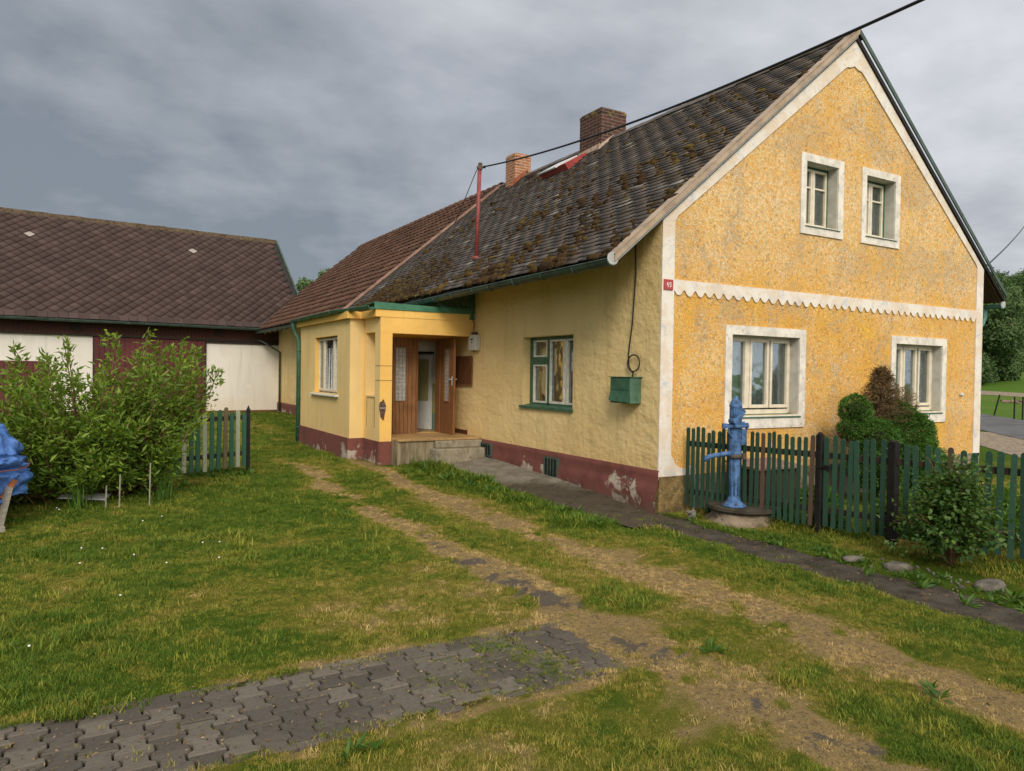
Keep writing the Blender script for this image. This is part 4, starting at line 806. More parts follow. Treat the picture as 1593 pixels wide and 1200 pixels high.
# streaked recess panel below the parapet opening
b = MB(); b.box(XP-.006, XP, 5.68, 6.14, 1.355, 1.375); b.box(XP-.004, XP, 5.68, 5.70, .8, 1.355); b.box(XP-.004, XP, 6.12, 6.14, .8, 1.355); b.build('parapet_trim', mat_flat('grimy edge', (.24, .18, .08), .9, .4, 9), H)
# flat roof with green flashing
b = MB(); b.poly([(XP-.13, YF-.03, 3.008), (-.03, YF-.03, 3.008), (-.03, YF-.03, 3.095), (XP-.13, YF-.03, 3.14)], (0, .03, 0))
b.poly([(XP-.13, YF, 3.125), (-.03, YF, 3.09), (-.03, YW, 3.10), (XR-.1, YW, 3.04), (XR-.1, YR, 3.04), (XP-.13, YR, 3.10)], (0, 0, .012)); b.build('porch_roof', 'greenbr', H)
gutter('gutter', [(XP-.18, YF-.02, 3.055), (XR-.16, 7.0, 3.045), (XR-.16, YW+.2, 3.03)], .06, 'green', label='green gutter along the porch roof')
b = MB(); b.tube([(XR-.16, YW+.06, 3.03), (XR-.16, YW+.06, 2.86), (XR-.12, YW+.04, 2.74), (XR-.05, YW-.01, 2.60), (XR-.05, YW-.02, 2.4), (XR-.05, YW-.02, .10)], .048, 12)
for z_ in (2.3, 1.2, .5): b.tube([(XR-.05, YW-.02, z_), (XR-.05, YW-.02, z_+.03)], .058, 12)
b.build('downpipe', 'green', H, smooth=True, label='green downpipe at the far porch corner')
b = MB(); b.tube([(-.88, 23.0, 3.28), (-.88, 22.6, 3.1), (-.62, 22.0, 2.9), (-.07, 21.9, 2.55), (-.07, 21.9, .25)], .042, 10); b.build('downpipe', 'greendk', H, smooth=True, label='thin dark downpipe in the corner by the barn')
# porch window
pb = casement(8.42, 8.80, 1.42, 2.555, .04)+casement(7.68, 8.40, 1.42, 2.555, .045)+casement(7.14, 7.66, 1.42, 2.555, .04)+[(8.40, 8.42, 1.40, 2.57, .0, .05), (7.66, 7.68, 1.4, 2.57, 0, .05)]
window(T_X(XR), PW, .09, pb, 'cream', 'white three-light porch window with a pale cloth inside', (7.02, 9.0, 1.375, 1.33, .075), 'whitewood', curtain=[(7.35, 8.38, 1.40, 2.34, 'whitecloth', .13), (8.46, 8.76, 1.42, 2.55, 'cloth', .17), (7.2, 7.62, 1.75, 2.28, 'whitecloth', .15), (7.05, 8.9, 1.35, 2.6, 'cloth', .24)], reveal_mt='porchfront', th=.26)
# platform and steps
b = MB(); b.box(XP+.24, -.03, 5.10, YR, -.1, FL-.04); b.build('platform', 'platform', H)
b = MB(); b.box(XP+.24, -.02, 5.06, YR-.001, FL-.04, FL); b.box(-1.33, -.03, YR, 9.6, FL-.05, FL-.001); b.build('floor_tiles', 'tilefloor', H, bevel=.006)
b = MB(); b.box(-1.08, -.03, 4.80, 5.099, .0, .44); b.box(-1.0, -.03, 4.971, 5.059, .441, FL-.042); st = b.build('steps', 'step', H, bevel=.018)
b = MB(); b.box(-.012, -.001, YF+.25, YR-.002, FL+.001, FL+.085); b.build('skirting', 'skirt', H)
b = MB(); b.box(-.03, -.002, 5.48, 6.20, 1.63, 2.17); cb_ = b.build('wall_cabinet', 'cabwood', H, bevel=.004)
b = MB(); b.box(-.04, -.0305, 5.44, 5.48, 1.60, 2.20); b.box(-.04, -.0305, 6.20, 6.24, 1.60, 2.20); b.box(-.04, -.0305, 5.48, 6.20, 2.17, 2.20); b.box(-.04, -.0305, 5.48, 6.20, 1.60, 1.63); b.build('frame', 'doorwood2', cb_)
# double door: left leaf closed, right leaf swung out
def leaf(mt, name='door'):
    """leaf in local coords: x 0..w, z 0..h, thickness -y ; returns transformed"""
def door_leaf(org, ax, w_, h, mt, glass_u, lbl, handle=False):
    ax = Vector(ax).normalized(); nn = Vector((ax.y, -ax.x, 0)); o = Vector(org)
    T = lambda u, v, d: tuple(o+ax*u+nn*d+Vector((0, 0, v)))
    b = MB(); th = .045; g0, g1 = glass_u; z0, z1 = .66, 1.72
    b.box(0, g0, 0, h, 0, -th, T=T); b.box(g1, w_, 0, h, 0, -th, T=T); b.box(g0, g1, 0, z0, 0, -th, T=T); b.box(g0, g1, z1, h, 0, -th, T=T)
    for (a, c2) in ((g0-.02, g0), (g1, g1+.02)): b.box(a, c2, z0-.02, z1+.02, .0, .014, T=T)
    b.box(g0, g1, z1, z1+.02, 0, .014, T=T); b.box(g0, g1, z0-.02, z0, 0, .014, T=T)
    if mt == 'doorwood':
        for q in np.arange(.088, w_-.03, .088):
            pass
    dr_ = b.build('door', mt, H, label=lbl)
    b = MB(); b.box(g0, g1, z0, z1, -.018, -.024, T=T); 
    b.build('pane', MT_frost, dr_)
    b = MB()
    for zz in np.arange(z0+.06, z1-.02, .075): b.box(g0, g1, zz, zz+.008, -.012, -.017, T=T)
    for uu in np.linspace(g0, g1, 4)[1:-1]: b.box(uu-.004, uu+.004, z0, z1, -.0105, -.0115, T=T)
    b.build('grille', MT_grille, dr_)
    if handle:
        b = MB(); b.box(w_-.07, w_-.04, .98, 1.16, 0.0, .010, T=T); b.tube([T(w_-.055, 1.10, .01), T(w_-.055, 1.10, .05), T(w_-.15, 1.10, .05)], .010, 8)
        b.box(w_-.07, w_-.04, .98, 1.16, -th-.010, -th, T=T); b.tube([T(w_-.055, 1.10, -th-.01), T(w_-.055, 1.10, -th-.05), T(w_-.15, 1.10, -th-.05)], .010, 8); b.build('handle', 'vergegrey', dr_)
MT_frost = mat_flat('frosted patterned glass', (.42, .43, .42), .35, .25, 16, .5); MT_grille = mat_flat('grey glass pattern', (.24, .24, .23), .6, .1)
door_leaf((-1.375, YR-.050, FL+.004), (1, 0, 0), .51, 1.92, 'doorwood', (.05, .27), 'closed left leaf of the varnished porch door')
door_leaf((-.335, YR-.02, FL+.004), (.015, -1, 0), .60, 1.93, 'doorwood2', (.19, .42), 'open right leaf of the varnished porch door', True)
b = MB(); b.box(-.865, -.835, YR-.03, YR+.22, FL, 2.55); b.box(-.345, -.315, YR-.012, YR+.22, FL, 2.55); b.box(-.834, -.346, YR-.03, YR+.22, 2.50, 2.55); b.build('door_frame', 'doorwood', H)
# hall behind the door
YI = 6.98
b = MB(); b.box(-1.4, -.57, YI, YI+.1, 1.62, 2.8); b.box(-.17, .2, YI, YI+.1, 1.62, 2.8); b.box(-.57, -.17, YI, YI+.1, 2.27, 2.8); b.box(-1.4, -1.36, YR+.22, YI, FL, 2.8); b.box(-1.4, .2, YR+.22, YI, 2.62, 2.66); b.build('hall_wall', 'hallwhite', H)
b = MB(); b.box(-1.4, -.57, YI, YI+.1, .98, 1.62); b.box(-.17, .2, YI, YI+.1, .98, 1.62); b.build('hall_dado', 'hallolive', H)
b = MB(); b.box(-1.4, -.57, YI-.003, YI+.1, FL, .98); b.box(-.17, .2, YI-.003, YI+.1, FL, .98); b.build('hall_skirting', 'hallgreen', H)
b = MB(); b.box(-.60, -.565, YI-.02, YI+.12, FL, 2.30); b.box(-.175, -.14, YI-.02, YI+.12, FL, 2.30) if False else None; b.box(-.565, -.17, YI-.02, YI+.12, 2.265, 2.30); b.build('inner_door_frame', 'blackpost', H)
o_ = Vector((-.19, YI+.02, FL)); ax = Vector((-.36, .93, 0)).normalized(); nn = Vector((-ax.y, ax.x, 0)); T = lambda u, v, d: tuple(o_+ax*u+nn*d+Vector((0, 0, v)))
b = MB(); b.box(0, .62, .01, 1.62, 0, .04, T=T); idr = b.build('inner_door', 'doorwhite', H)
b = MB(); b.box(.08, .54, .62, 1.52, .041, .046, T=T); b.box(.08, .54, .62, 1.52, -.006, -.001, T=T); b.build('door_panel', 'hallolive', idr)

# ---- things fixed to the walls
b = MB(); b.box(-.20, -.002, .36, .80, 1.47, 1.83); mbx = b.build('meter_box', mat_flat('dull green sheet metal', (.075, .17, .12), .5, .3, 7, .4, bump=.004, dirt=(.13, .17, .13), dthr=.58), H, bevel=.008)
b = MB(); b.box(-.212, -.2005, .375, .785, 1.655, 1.815); b.add([(-.204, .375, 1.645), (-.204, .785, 1.645), (-.235, .785, 1.50), (-.222, .375, 1.485)]+[(-.21, .375, 1.645), (-.21, .785, 1.645), (-.242, .785, 1.50), (-.229, .375, 1.485)], MB.BF); b.box(-.22, .0, .34, .82, 1.83, 1.84); b.build('box_lid', 'green', mbx)
b = MB(); P = [(-.03, .52, 3.86), (-.02, .50, 3.3), (-.025, .55, 2.6), (-.03, .62, 2.15), (-.03, .60, 1.98), (-.04, .52, 1.90)]
P += [(-.05, .48+.13*math.cos(t), 2.03+.115*math.sin(t)) for t in np.linspace(-1.6, 4.7, 22)]+[(-.05, .50, 1.84)]
b.tube(P, .010, 6); b.build('wall_cable', 'cable', H, smooth=True)
b = MB(); b.box(.025, .185, -.036, -.021, 3.015, 3.155); sg = b.build('number_plate', 'platered', H, bevel=.003, label='small red enamel plate reading 49')
b = MB()
def stroke(pts, w_): 
    for p, q in zip(pts[:-1], pts[1:]): b.beam((p[0], -.0375, p[1]), (q[0], -.0375, q[1]), w_, .002, up=(0, 1, 0))
stroke([(.088, 3.118), (.072, 3.075), (.104, 3.075)], .010); stroke([(.096, 3.098), (.096, 3.050)], .010)
cx0, cz0 = .133, 3.098; stroke([(cx0+.013*math.cos(t), cz0+.018*math.sin(t)) for t in np.linspace(0, 2*math.pi, 13)], .009); stroke([(cx0+.0135, 3.098), (cx0+.012, 3.068), (cx0-.002, 3.053), (cx0-.013, 3.058)], .009)
b.build('digits', 'white', sg)
b = MB(); b.box(7.22, 7.33, -.035, -.001, 1.585, 1.63); b.build('wall_fitting', 'plastic', H, bevel=.004)
# grey hose/cable from gable foot
b = MB(); b.tube([(.60, -.05, .62), (.60, -.07, .35), (.56, -.12, .15), (.42, -.25, .05), (.30, -.36, .02)], .018, 8); b.build('earthing_cable', mat_flat('grey green hose', (.13, .16, .15), .6, .1), H, smooth=True)
# red mast on the roof
mast = thing('service_mast', 'thin red metal mast standing on the mossy roof slope', 'mast', (.05, 5.5, 4.12))
b = MB(); b.tube([(.05, 5.5, 4.06), (.10, 5.5, 5.96)], .040, 12); b.tube([(.05, 5.5, 4.10), (.052, 5.5, 4.17)], .075, 12); b.build('pole', 'redpaint', mast, smooth=True)
b = MB(); b.tube([(.10, 5.5, 5.90), (.11, 5.49, 6.03)], [.055, .04], 10); b.tube([(.04, 5.5, 5.93), (.20, 5.46, 5.96)], .028, 8); b.build('insulator', 'rust', mast)
b = MB(); b.tube([(.06, 5.55, 5.9), (-.01, 5.8, 5.5), (-.05, 6.0, 5.2), (-.09, 6.25, 4.9)], .008, 5); b.build('stay_wire', 'cable', mast)

# ================================================================ BARN
DL = Vector((-.9951, -.0985, 0)); DN = Vector((-.0985, .9951, 0)); BP = Vector((0, 22.5, 0))
BT = lambda u, v, d: tuple(BP+DL*u+DN*d+Vector((0, 0, v)))
BA = thing('barn', 'long dark red boarded barn with whitewashed panels and a brown diamond plate roof', 'barn', (0, 22.5, 0))
def bb(name, mt, bx, parent=BA, **kw):
    b = MB()
    for q in bx: b.box(*q, T=BT)
    return b.build(name, mt, parent, **kw)
UL = 15.5
bb('wall', 'barnwhite', [(-1.2, 2.76, .27, 2.83, .02, .3)], label='whitewashed wall panel by the house')
bb('wall', 'barnwhite', [(6.45, UL, 2.03, 2.93, .02, .3), (6.45, 7.75, .3, 2.03, .02, .3)], label='whitewashed wall panel above the low red doors')
bb('upper_boards', 'barnband', [(-1.2, UL, 2.99, 3.62, -.05, .0)])
bb('trim', 'barntrim', [(-1.2, UL, 2.93, 2.99, -.07, .0), (-1.2, 2.76, 2.83, 2.93, -.03, .02), (6.42, 6.47, .3, 2.93, -.02, .03), (2.73, 2.79, .3, 2.93, -.03, .03)])
bb('barn_door', 'barnred', [(2.79, 4.58, .32, 2.925, -.012, .03)]); bb('barn_door', 'barnred', [(4.60, 6.42, .32, 2.925, -.018, .03)])
bb('low_door', 'barnred', [(7.76, 11.4, .32, 2.025, -.01, .03)]); bb('low_door', 'barnred', [(11.45, UL, .32, 2.025, -.01, .03)])
bb('plinth', 'barnplinth', [(-1.2, 2.74, -.2, .268, -.02, .3), (2.74, UL, -.2, .3, -.02, .3)])
bb('body_wall', 'darkroom', [(-1.1, UL, .0, 3.6, .31, 8.0)])
for u in (2.3, 7.0, 11.5):
    v = bb('vent_hatch', 'barntrim', [(u-.17, u+.17, 3.10, 3.42, -.062, -.051)])
# roof
be, bz, rz, rd = -.50, 3.50, 7.66, 4.0
bs = (rz-bz)/(rd-be); BL = math.hypot(rz-bz, rd-be); bc, bq = (rd-be)/BL, (rz-bz)/BL; UR = -1.17
def bpnt(u, s_, h=0.): return BT(u, bz+s_*bq+h*bc, be+s_*bc-h*bq)
b = MB(); b.add([bpnt(UR, 0, -.03), bpnt(UL, 0, -.03), bpnt(UL, BL, -.03), bpnt(UR, BL, -.03), bpnt(UR, 0, -.14), bpnt(UL, 0, -.14), bpnt(UL, BL, -.14), bpnt(UR, BL, -.14)], MB.BF)
b.add([BT(UR, rz-.02, rd), BT(UL, rz-.02, rd), BT(UL, bz, 2*rd-be), BT(UR, bz, 2*rd-be), BT(UR, rz-.14, rd), BT(UL, rz-.14, rd), BT(UL, bz-.12, 2*rd-be), BT(UR, bz-.12, 2*rd-be)], MB.BF)
b.poly([BT(UR+.05, bz-.1, 0.02), BT(UR+.05, bz-.1, 8), BT(UR+.05, rz-.15, rd)], tuple(DL*.1)); brf = b.build('roof', 'deck', BA)
V = []; Fc = []; rn = []; hw = .2; rows = int(BL/hw)
marks = {(14, 3), (19, 11), (31, 30)}
for j in range(1, rows+1):
    for i in range(-3, int(UL/.4)):
        u = i*.4+(j % 2)*.2; s_ = j*hw+.06
        if u-hw < UR or s_+hw > BL+.02: continue
        e1 = -.009; lb = .032+random.gauss(0, .004); ls = .016+random.gauss(0, .002); jx = random.gauss(0, .004)
        P = [bpnt(u+jx, s_-hw-e1, lb), bpnt(u+hw+e1, s_, ls), bpnt(u, min(s_+hw+e1, BL), .002), bpnt(u-hw-e1, s_, ls)]
        P += [bpnt(u+jx, s_-hw-e1, lb-.03), bpnt(u+hw+e1, s_, ls-.02), bpnt(u-hw-e1, s_, ls-.02)]
        o = len(V); V += P; Fc += [(o, o+1, o+2, o+3), (o, o+4, o+5, o+1), (o, o+3, o+6, o+4)]; r_ = random.random()*.95
        rn += [r_]*3
for (uu, ss) in ((8.05-.02, 4.72), (2.45, 4.72)):       # two paler replacement plates
    j = round((ss-.06)/hw); u = round((uu-(j % 2)*.2)/.4)*.4+(j % 2)*.2; s_ = j*hw+.06; o = len(V)
    V += [bpnt(u, s_-hw*.9, .040), bpnt(u+hw*.9, s_, .03), bpnt(u, s_+hw*.9, .012), bpnt(u-hw*.9, s_, .03)]; Fc += [(o, o+1, o+2, o+3)]; rn += [1.]
npmesh('roof_plates', V, Fc, 'diamond', brf, rn)
b = MB(); u = UR
while u < UL:
    l_ = .30; z_ = random.gauss(0, .005); b.add([bpnt(u+.006, -.05, .035+z_), bpnt(u+l_-.006, -.05, .035+z_), bpnt(u+l_-.006, .24, .03), bpnt(u+.006, .24, .03), bpnt(u+.006, -.05, .02+z_), bpnt(u+l_-.006, -.05, .02+z_), bpnt(u+l_-.006, .24, .01), bpnt(u+.006, .24, .01)], MB.BF, random.random()*.9); u += l_
b.build('eave_plates', 'diamond', brf)
b = MB(); u = UR
while u < UL:
    l_ = .38; z_ = random.gauss(.0, .006); b.poly([BT(u, rz-.14+z_, rd-.15), BT(u, rz+.045+z_, rd-.02), BT(u, rz+.06+z_, rd), BT(u, rz+.045+z_, rd+.02), BT(u, rz-.14+z_, rd+.15), BT(u, rz-.02, rd)], tuple(DL*(l_+.01))); u += l_
b.build('ridge_capping', mat_flat('mossy ridge plates', (.085, .062, .042), .9, .5, 7, .1, bump=.008, dirt=(.16, .14, .045), dthr=.54), brf)
b = MB(); b.add([bpnt(UR-.03, -.03, .05), bpnt(UR+.04, -.03, .05), bpnt(UR+.04, BL, .05), bpnt(UR-.03, BL, .05), bpnt(UR-.03, -.03, -.12), bpnt(UR+.04, -.03, -.12), bpnt(UR+.04, BL, -.12), bpnt(UR-.03, BL, -.12)], MB.BF); b.build('verge_board', 'greendk', brf)
b = MB(); n = 8; vs = []; fs = []
for u in (UR, UL):
    for k_ in range(n+1):
        t = math.pi+math.pi*k_/n; vs.append(BT(u, 3.44+.08*math.sin(t), be-.07+.08*math.cos(t)))
fs = [(k_, k_+1, n+2+k_, n+1+k_) for k_ in range(n)]; b.add(vs, fs); b.tube([BT(UR, 3.44, be-.15), BT(UL, 3.44, be-.15)], .012, 6)
for u in np.arange(0, UL, .9): b.tube([BT(u, 3.44+.084*math.sin(t), be-.07+.084*math.cos(t)) for t in np.linspace(math.pi, 2*math.pi, 7)], .009, 4)
b.build('gutter', 'greendk', BA)

# ================================================================ PUMP on its round slab
PC = Vector((.68, -.87, 0))
sl_ = thing('well_cover', 'round mossy concrete well slab on a low rubble ring under the blue pump', 'well cover', (PC.x, PC.y, 0))
b = MB(); b.lathe([(.36, .155), (.43, .16), (.445, .175), (.44, .215), (.42, .225), (.02, .228)], PC, 36); b.build('slab', 'slabm', sl_)
b = MB(); vs = []; fs = []; n = 40
for i, z_ in enumerate((-.12, -.03, .03, .07, .12, .158)):
    for k_ in range(n):
        t = 2*math.pi*k_/n; r = .44-.012*i+.03*float(fbm(t*2, z_*9, 1.3, 3, 33)-.5)*2+(.05 if z_ < .05 else 0); vs.append((PC.x+r*math.cos(t), PC.y+r*math.sin(t), z_))
for i in range(5):
    for k_ in range(n): fs.append((i*n+k_, i*n+(k_+1) % n, (i+1)*n+(k_+1) % n, (i+1)*n+k_))
fs.append(tuple(5*n+k_ for k_ in range(n))); b.add(vs, fs); b.build('ring', 'base', sl_, smooth=True)
PB = Vector((.45, -.93, .228))
pm_ = thing('water_pump', 'blue cast iron hand pump with long spout standing on round slab', 'water pump', PB)
b = MB(); b.lathe([(.155, 0), (.15, .018), (.112, .04), (.080, .075), (.084, .095), (.070, .105), (.063, .13), (.058, .2), (.057, .62)], PB, 24)
for k_ in range(8):
    t = 2*math.pi*k_/8; b.tube([PB+Vector((  .056*math.cos(t), .056*math.sin(t), .14)), PB+Vector((.055*math.cos(t), .055*math.sin(t), .60))], .011, 6)
b.build('column', 'pump', pm_, smooth=True)
b = MB(); b.lathe([(.066, .60), (.082, .625), (.086, .68), (.078, .69), (.076, .74), (.079, .96), (.085, .98), (.083, 1.0)], PB, 24)
b.box(PB.x+.02, PB.x+.105, PB.y-.09, PB.y-.02, PB.z+.78, PB.z+.97); b.build('housing', 'pump', pm_, bevel=.006)
for k_ in range(5):
    t = 2*math.pi*k_/5+.3; b = MB(); b.lathe([(.012, .03), (.012, .048), (.006, .052)], PB+Vector((.135*math.cos(t), .135*math.sin(t), 0)), 6); b.build('bolt', 'rust', pm_)
b = MB(); b.lathe([(.06, .985), (.115, .995), (.12, 1.01), (.115, 1.03), (.075, 1.04)], PB, 24)
for sx in (-1, 1): b.obox(PB+Vector((sx*.12, 0, 1.012)), ((1, 0, 0), (0, 1, 0), (0, 0, 1)), (.085, .04, .018)); b.tube([PB+Vector((sx*.19, 0, .985)), PB+Vector((sx*.19, 0, 1.05))], .034, 10)
b.tube([PB+Vector((.19, -.01, .99)), PB+Vector((.185, -.01, .93)), PB+Vector((.15, -.01, .885)), PB+Vector((.08, -.01, .87))], .016, 8)
b.tube([PB+Vector((-.14, -.02, .99)), PB+Vector((-.13, -.02, .93)), PB+Vector((-.07, -.02, .875))], .014, 8)
b.build('flange', 'pump', pm_, bevel=.005)
b = MB(); b.lathe([(.078, 1.04), (.072, 1.06), (.070, 1.24), (.080, 1.25), (.082, 1.275), (.074, 1.285), (.066, 1.315), (.045, 1.345), (.026, 1.355), (.026, 1.375), (.018, 1.39), (.004, 1.392)], PB, 24)
for k_ in range(14):
    t = 2*math.pi*k_/14; b.tube([PB+Vector((.070*math.cos(t), .070*math.sin(t), 1.06)), PB+Vector((.069*math.cos(t), .069*math.sin(t), 1.235))], .0075, 5)
b.build('cap', 'pump', pm_, smooth=True)
b = MB(); b.beam(PB+Vector((-.06, -.075, 1.05)), PB+Vector((.055, -.085, 1.22)), .03, .06); b.beam(PB+Vector((-.10, -.06, 1.06)), PB+Vector((-.02, -.085, 1.16)), .05, .035); b.tube([PB+Vector((-.10, -.10, 1.08)), PB+Vector((-.10, .0, 1.08))], .035, 10); b.beam(PB+Vector((-.10, -.07, 1.03)), PB+Vector((.07, -.08, 1.055)), .03, .04)
b.build('lever', 'pump', pm_, bevel=.005)
b = MB(); b.tube([PB+Vector((-.02, 0, .655)), PB+Vector((-.10, .0, .665)), PB+Vector((-.20, 0, .665)), PB+Vector((-.45, 0, .648)), PB+Vector((-.49, 0, .635)), PB+Vector((-.505, 0, .585))], [.05, .036, .030, .027, .030, .031], 12); b.build('spout', 'pump', pm_, smooth=True)
b = MB(); b.lathe([(.088, .615), (.092, .63), (.092, .645), (.085, .66)], PB, 20); b.box(PB.x+.04, PB.x+.10, PB.y-.10, PB.y-.03, PB.z+.60, PB.z+.67); b.build('clamp', 'rust', pm_)

# ================================================================ FENCES
def picket_poly(w_, h, round_=True):
    if round_: return [(-w_/2, 0), (w_/2, 0), (w_/2, h-w_*.55)]+[(w_/2*math.cos(t), h-w_*.55+w_*.55*math.sin(t)) for t in np.linspace(.3, math.pi-.3, 6)]+[(-w_/2, h-w_*.55)]
    return [(-w_/2, 0), (w_/2, 0), (w_/2, h-w_*.5), (0, h), (-w_/2, h-w_*.5)]
def fline(t):   # right fence line, t metres from its start at the gable corner
    a = Vector((.42, -.11)); b_ = Vector((1.40, -3.68)); d_ = (b_-a).normalized(); return a+d_*t, d_
FW = 'green round-topped picket fence '
def fence(root, t0, t1, pos, h=1.06, z0=.10, mt='picket', w_=.045, rails=(.30, .95), rmt='darkrail', line=fline, gf=gz, rail=True, side=-1, rnds=None, jit=.012):
    d_ = line(0)[1]; nrm = Vector((-d_.y, d_.x, 0))*side
    for i, t in enumerate(pos):
        p, _ = line(t); zb = float(gf(p.x, p.y))+z0+random.gauss(0, .012); hh = h+random.gauss(0, jit); ln = random.gauss(0, .012); r_ = random.random() if rnds is None else rnds[i % len(rnds)]
        b = MB(); D = Vector((d_.x, d_.y, 0)); o = Vector((p.x, p.y, zb)); off = nrm*.022
        pl = [tuple(o+off+D*(u+ln*v)+Vector((0, 0, v))) for u, v in picket_poly(w_*random.uniform(.92, 1.06), hh)]
        b.poly(pl, tuple(nrm*.020), rnd=r_); b.build('picket', mt, root)
    if rail:
        for rz_ in rails:
            a, _ = line(t0); c2, _ = line(t1)
            b = MB(); b.beam((a.x, a.y, float(gf(a.x, a.y))+rz_), (c2.x, c2.y, float(gf(c2.x, c2.y))+rz_), .04, .07); b.build('rail', rmt, root)
def post(root, p, h, w_, mt='blackpost', zb=0.):
    b = MB(); b.box(p.x-w_/2, p.x+w_/2, p.y-w_/2, p.y+w_/2, zb-.2, zb+h); b.lathe([(w_*.62, zb+h), (w_*.62, zb+h+.012), (w_*.3, zb+h+.03)], (p.x, p.y, 0), 4); b.build('post', mt, root, bevel=.006)
# t of posts: 1283px -> Y -1.82 ; 1385px -> Y -2.6
tp1 = 1.79; tp2 = 2.60
f1 = thing('picket_fence', FW+'running from the house corner behind the pump', 'fence', (.42, -.11, 0)); tag(f1, group='green picket fences of the front garden')
n1_ = list(np.linspace(.03, 1.70, 23)); fence(f1, 0, tp1, n1_, rnds=[.1, .4, .2, .5, .3, .55, .45, .62, .5, .25, .1, .4, .2, .35, .97, .5, .2, .4, .3, .6, .2, .45, .96]); post(f1, fline(tp1)[0], 1.19, .072)
f2 = thing('garden_gate', 'narrow green picket gate between the two black fence posts', 'gate', tuple(fline(tp1+.05)[0])+(0,)); fence(f2, tp1+.06, tp2-.06, list(np.linspace(tp1+.09, tp2-.10, 8)), w_=.052, h=1.07, rnds=[.3, .5, .2, .45, .6, .25, .4, .15, .5]);
p = fline(tp1+.10)[0]; b = MB(); b.box(p.x-.05, p.x+.0, p.y-.05, p.y+.04, .78, .84); b.tube([(p.x-.05, p.y+.0, .82), (p.x-.07, p.y+.09, .80)], .008, 6); b.build('latch', 'blackpost', f2)
f3 = thing('picket_fence', FW+'running on from the thick black post behind the rose bush', 'fence', tuple(fline(tp2)[0])+(0,)); tag(f3, group='green picket fences of the front garden'); post(f3, fline(tp2)[0], 1.16, .09)
fence(f3, tp2, 6.4, list(np.arange(tp2+.14, 6.3, .108)), h=1.05, w_=.058)
# left fence
LA = Vector((-4.27, 5.41)); LB = Vector((-7.4, 4.02)); ld = (LB-LA).normalized()
def lline(t): return LA+ld*t, ld
f4 = thing('picket_fence', 'old picket fence of green and bare grey slats beside the leafy shrub', 'fence', (LA.x, LA.y, .1)); rs = random.Random(5)
fence(f4, 0, 5.2, list(np.arange(.10, 5.1, .118)), h=.93, z0=.10, mt='picketpale', line=lline, side=1, w_=.070, rails=(.32, .92), rnds=[.3, .62, .1, .85, .2, .4, .6, .35, .3, .7, .15, .3, .66, .42, .9, .25], jit=.03)
b = MB(); q = LA; b.box(q.x-.028, q.x+.028, q.y-.03, q.y+.03, -.1, 1.18); b.add([(q.x-.028, q.y-.03, 1.18), (q.x+.028, q.y-.03, 1.18), (q.x+.028, q.y+.03, 1.18), (q.x-.028, q.y+.03, 1.18), (q.x, q.y, 1.26)], [(0, 1, 4), (1, 2, 4), (2, 3, 4), (3, 0, 4)]); b.build('post', 'blackpost', f4)

# ================================================================ PLANTS
def shrub(root, shoots, n_leaf, L, W, mt, stem_mt='twig', fill=None, spread=.16, base=None, up=.5, rmt=None):
    """shoots: list of tip points; stems rise from near the base and carry leaves along their upper part"""
    P = []; D = []; stm = MB()
    for tip in shoots:
        tip = Vector(tip); b0 = Vector(base)+Vector((random.gauss(0, .22)*(1 if abs(tip.x-base[0]) < .5 else 1.4), random.gauss(0, .12), 0)); b0.x += (tip.x-b0.x)*.35
        mid = (b0+tip)/2+Vector(((tip.x-b0.x)*.18+random.gauss(0, .06), (tip.y-b0.y)*.2+random.gauss(0, .06), (tip.z-b0.z)*.12)); pts = []
        for t in np.linspace(0, 1, 9): pts.append(b0*(1-t)**2+mid*2*t*(1-t)+tip*t*t)
        stm.tube(pts, [.011*(1-.75*t)+.0015 for t in np.linspace(0, 1, 9)], 5)
        for _ in range(n_leaf):
            t = random.random()**.75; t = .22+.78*t; q = b0*(1-t)**2+mid*2*t*(1-t)+tip*t*t; ax = (2*(1-t)*(mid-b0)+2*t*(tip-mid)).normalized()
            sp = spread*(1.15-t)**.8; off = Vector((random.gauss(0, sp), random.gauss(0, sp), random.gauss(0, sp*.7))); P.append(q+off)
            o2 = Vector((random.gauss(0, 1), random.gauss(0, 1), random.gauss(0, .6))).normalized(); D.append(o2*.8+ax*up+off.normalized()*.4 if off.length > 0 else o2)
    if fill is not None:
        for q, dd in fill: P.append(q); D.append(dd)
    n = len(P); V, Fc = leaves(np.array([p[:] for p in P]), np.array([d_[:] for d_ in D]), rng.uniform(.45, 1.4, n)*L, rng.uniform(.75, 1.25, n)*W)
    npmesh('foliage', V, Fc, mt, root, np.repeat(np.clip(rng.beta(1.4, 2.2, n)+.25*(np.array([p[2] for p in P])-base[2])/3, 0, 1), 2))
    stm.build('stems', stem_mt, root, smooth=True)
s1 = thing('leafy_shrub', 'large bright green leafy shrub with upright shoots in front of the barn', 'shrub', (-6.3, 3.9, .1))
prof = [(-8.9, 1.95), (-8.3, 2.05), (-7.9, 1.8), (-7.59, 1.88), (-7.45, 2.12), (-7.25, 1.78), (-7.09, 2.03), (-6.89, 2.21), (-6.71, 1.80), (-6.45, 1.92), (-6.33, 2.32), (-6.13, 1.78), (-6.02, 2.08), (-5.82, 2.38), (-5.61, 2.30), (-5.41, 2.36), (-5.2, 2.20), (-5.08, 1.85)]
px_ = [p[0] for p in prof]; pz_ = [p[1] for p in prof]
sh = []
for xx, zz in prof: 
    for _ in range(2): sh.append((xx+random.gauss(0, .05), 3.85+random.gauss(0, .22), zz*random.uniform(.93, 1.0)))
for _ in range(125):
    xx = random.uniform(-8.8, -5.2); sh.append((xx, 3.75+random.gauss(0, .42), .25+np.interp(xx, px_, pz_)*random.uniform(.35, .78)))
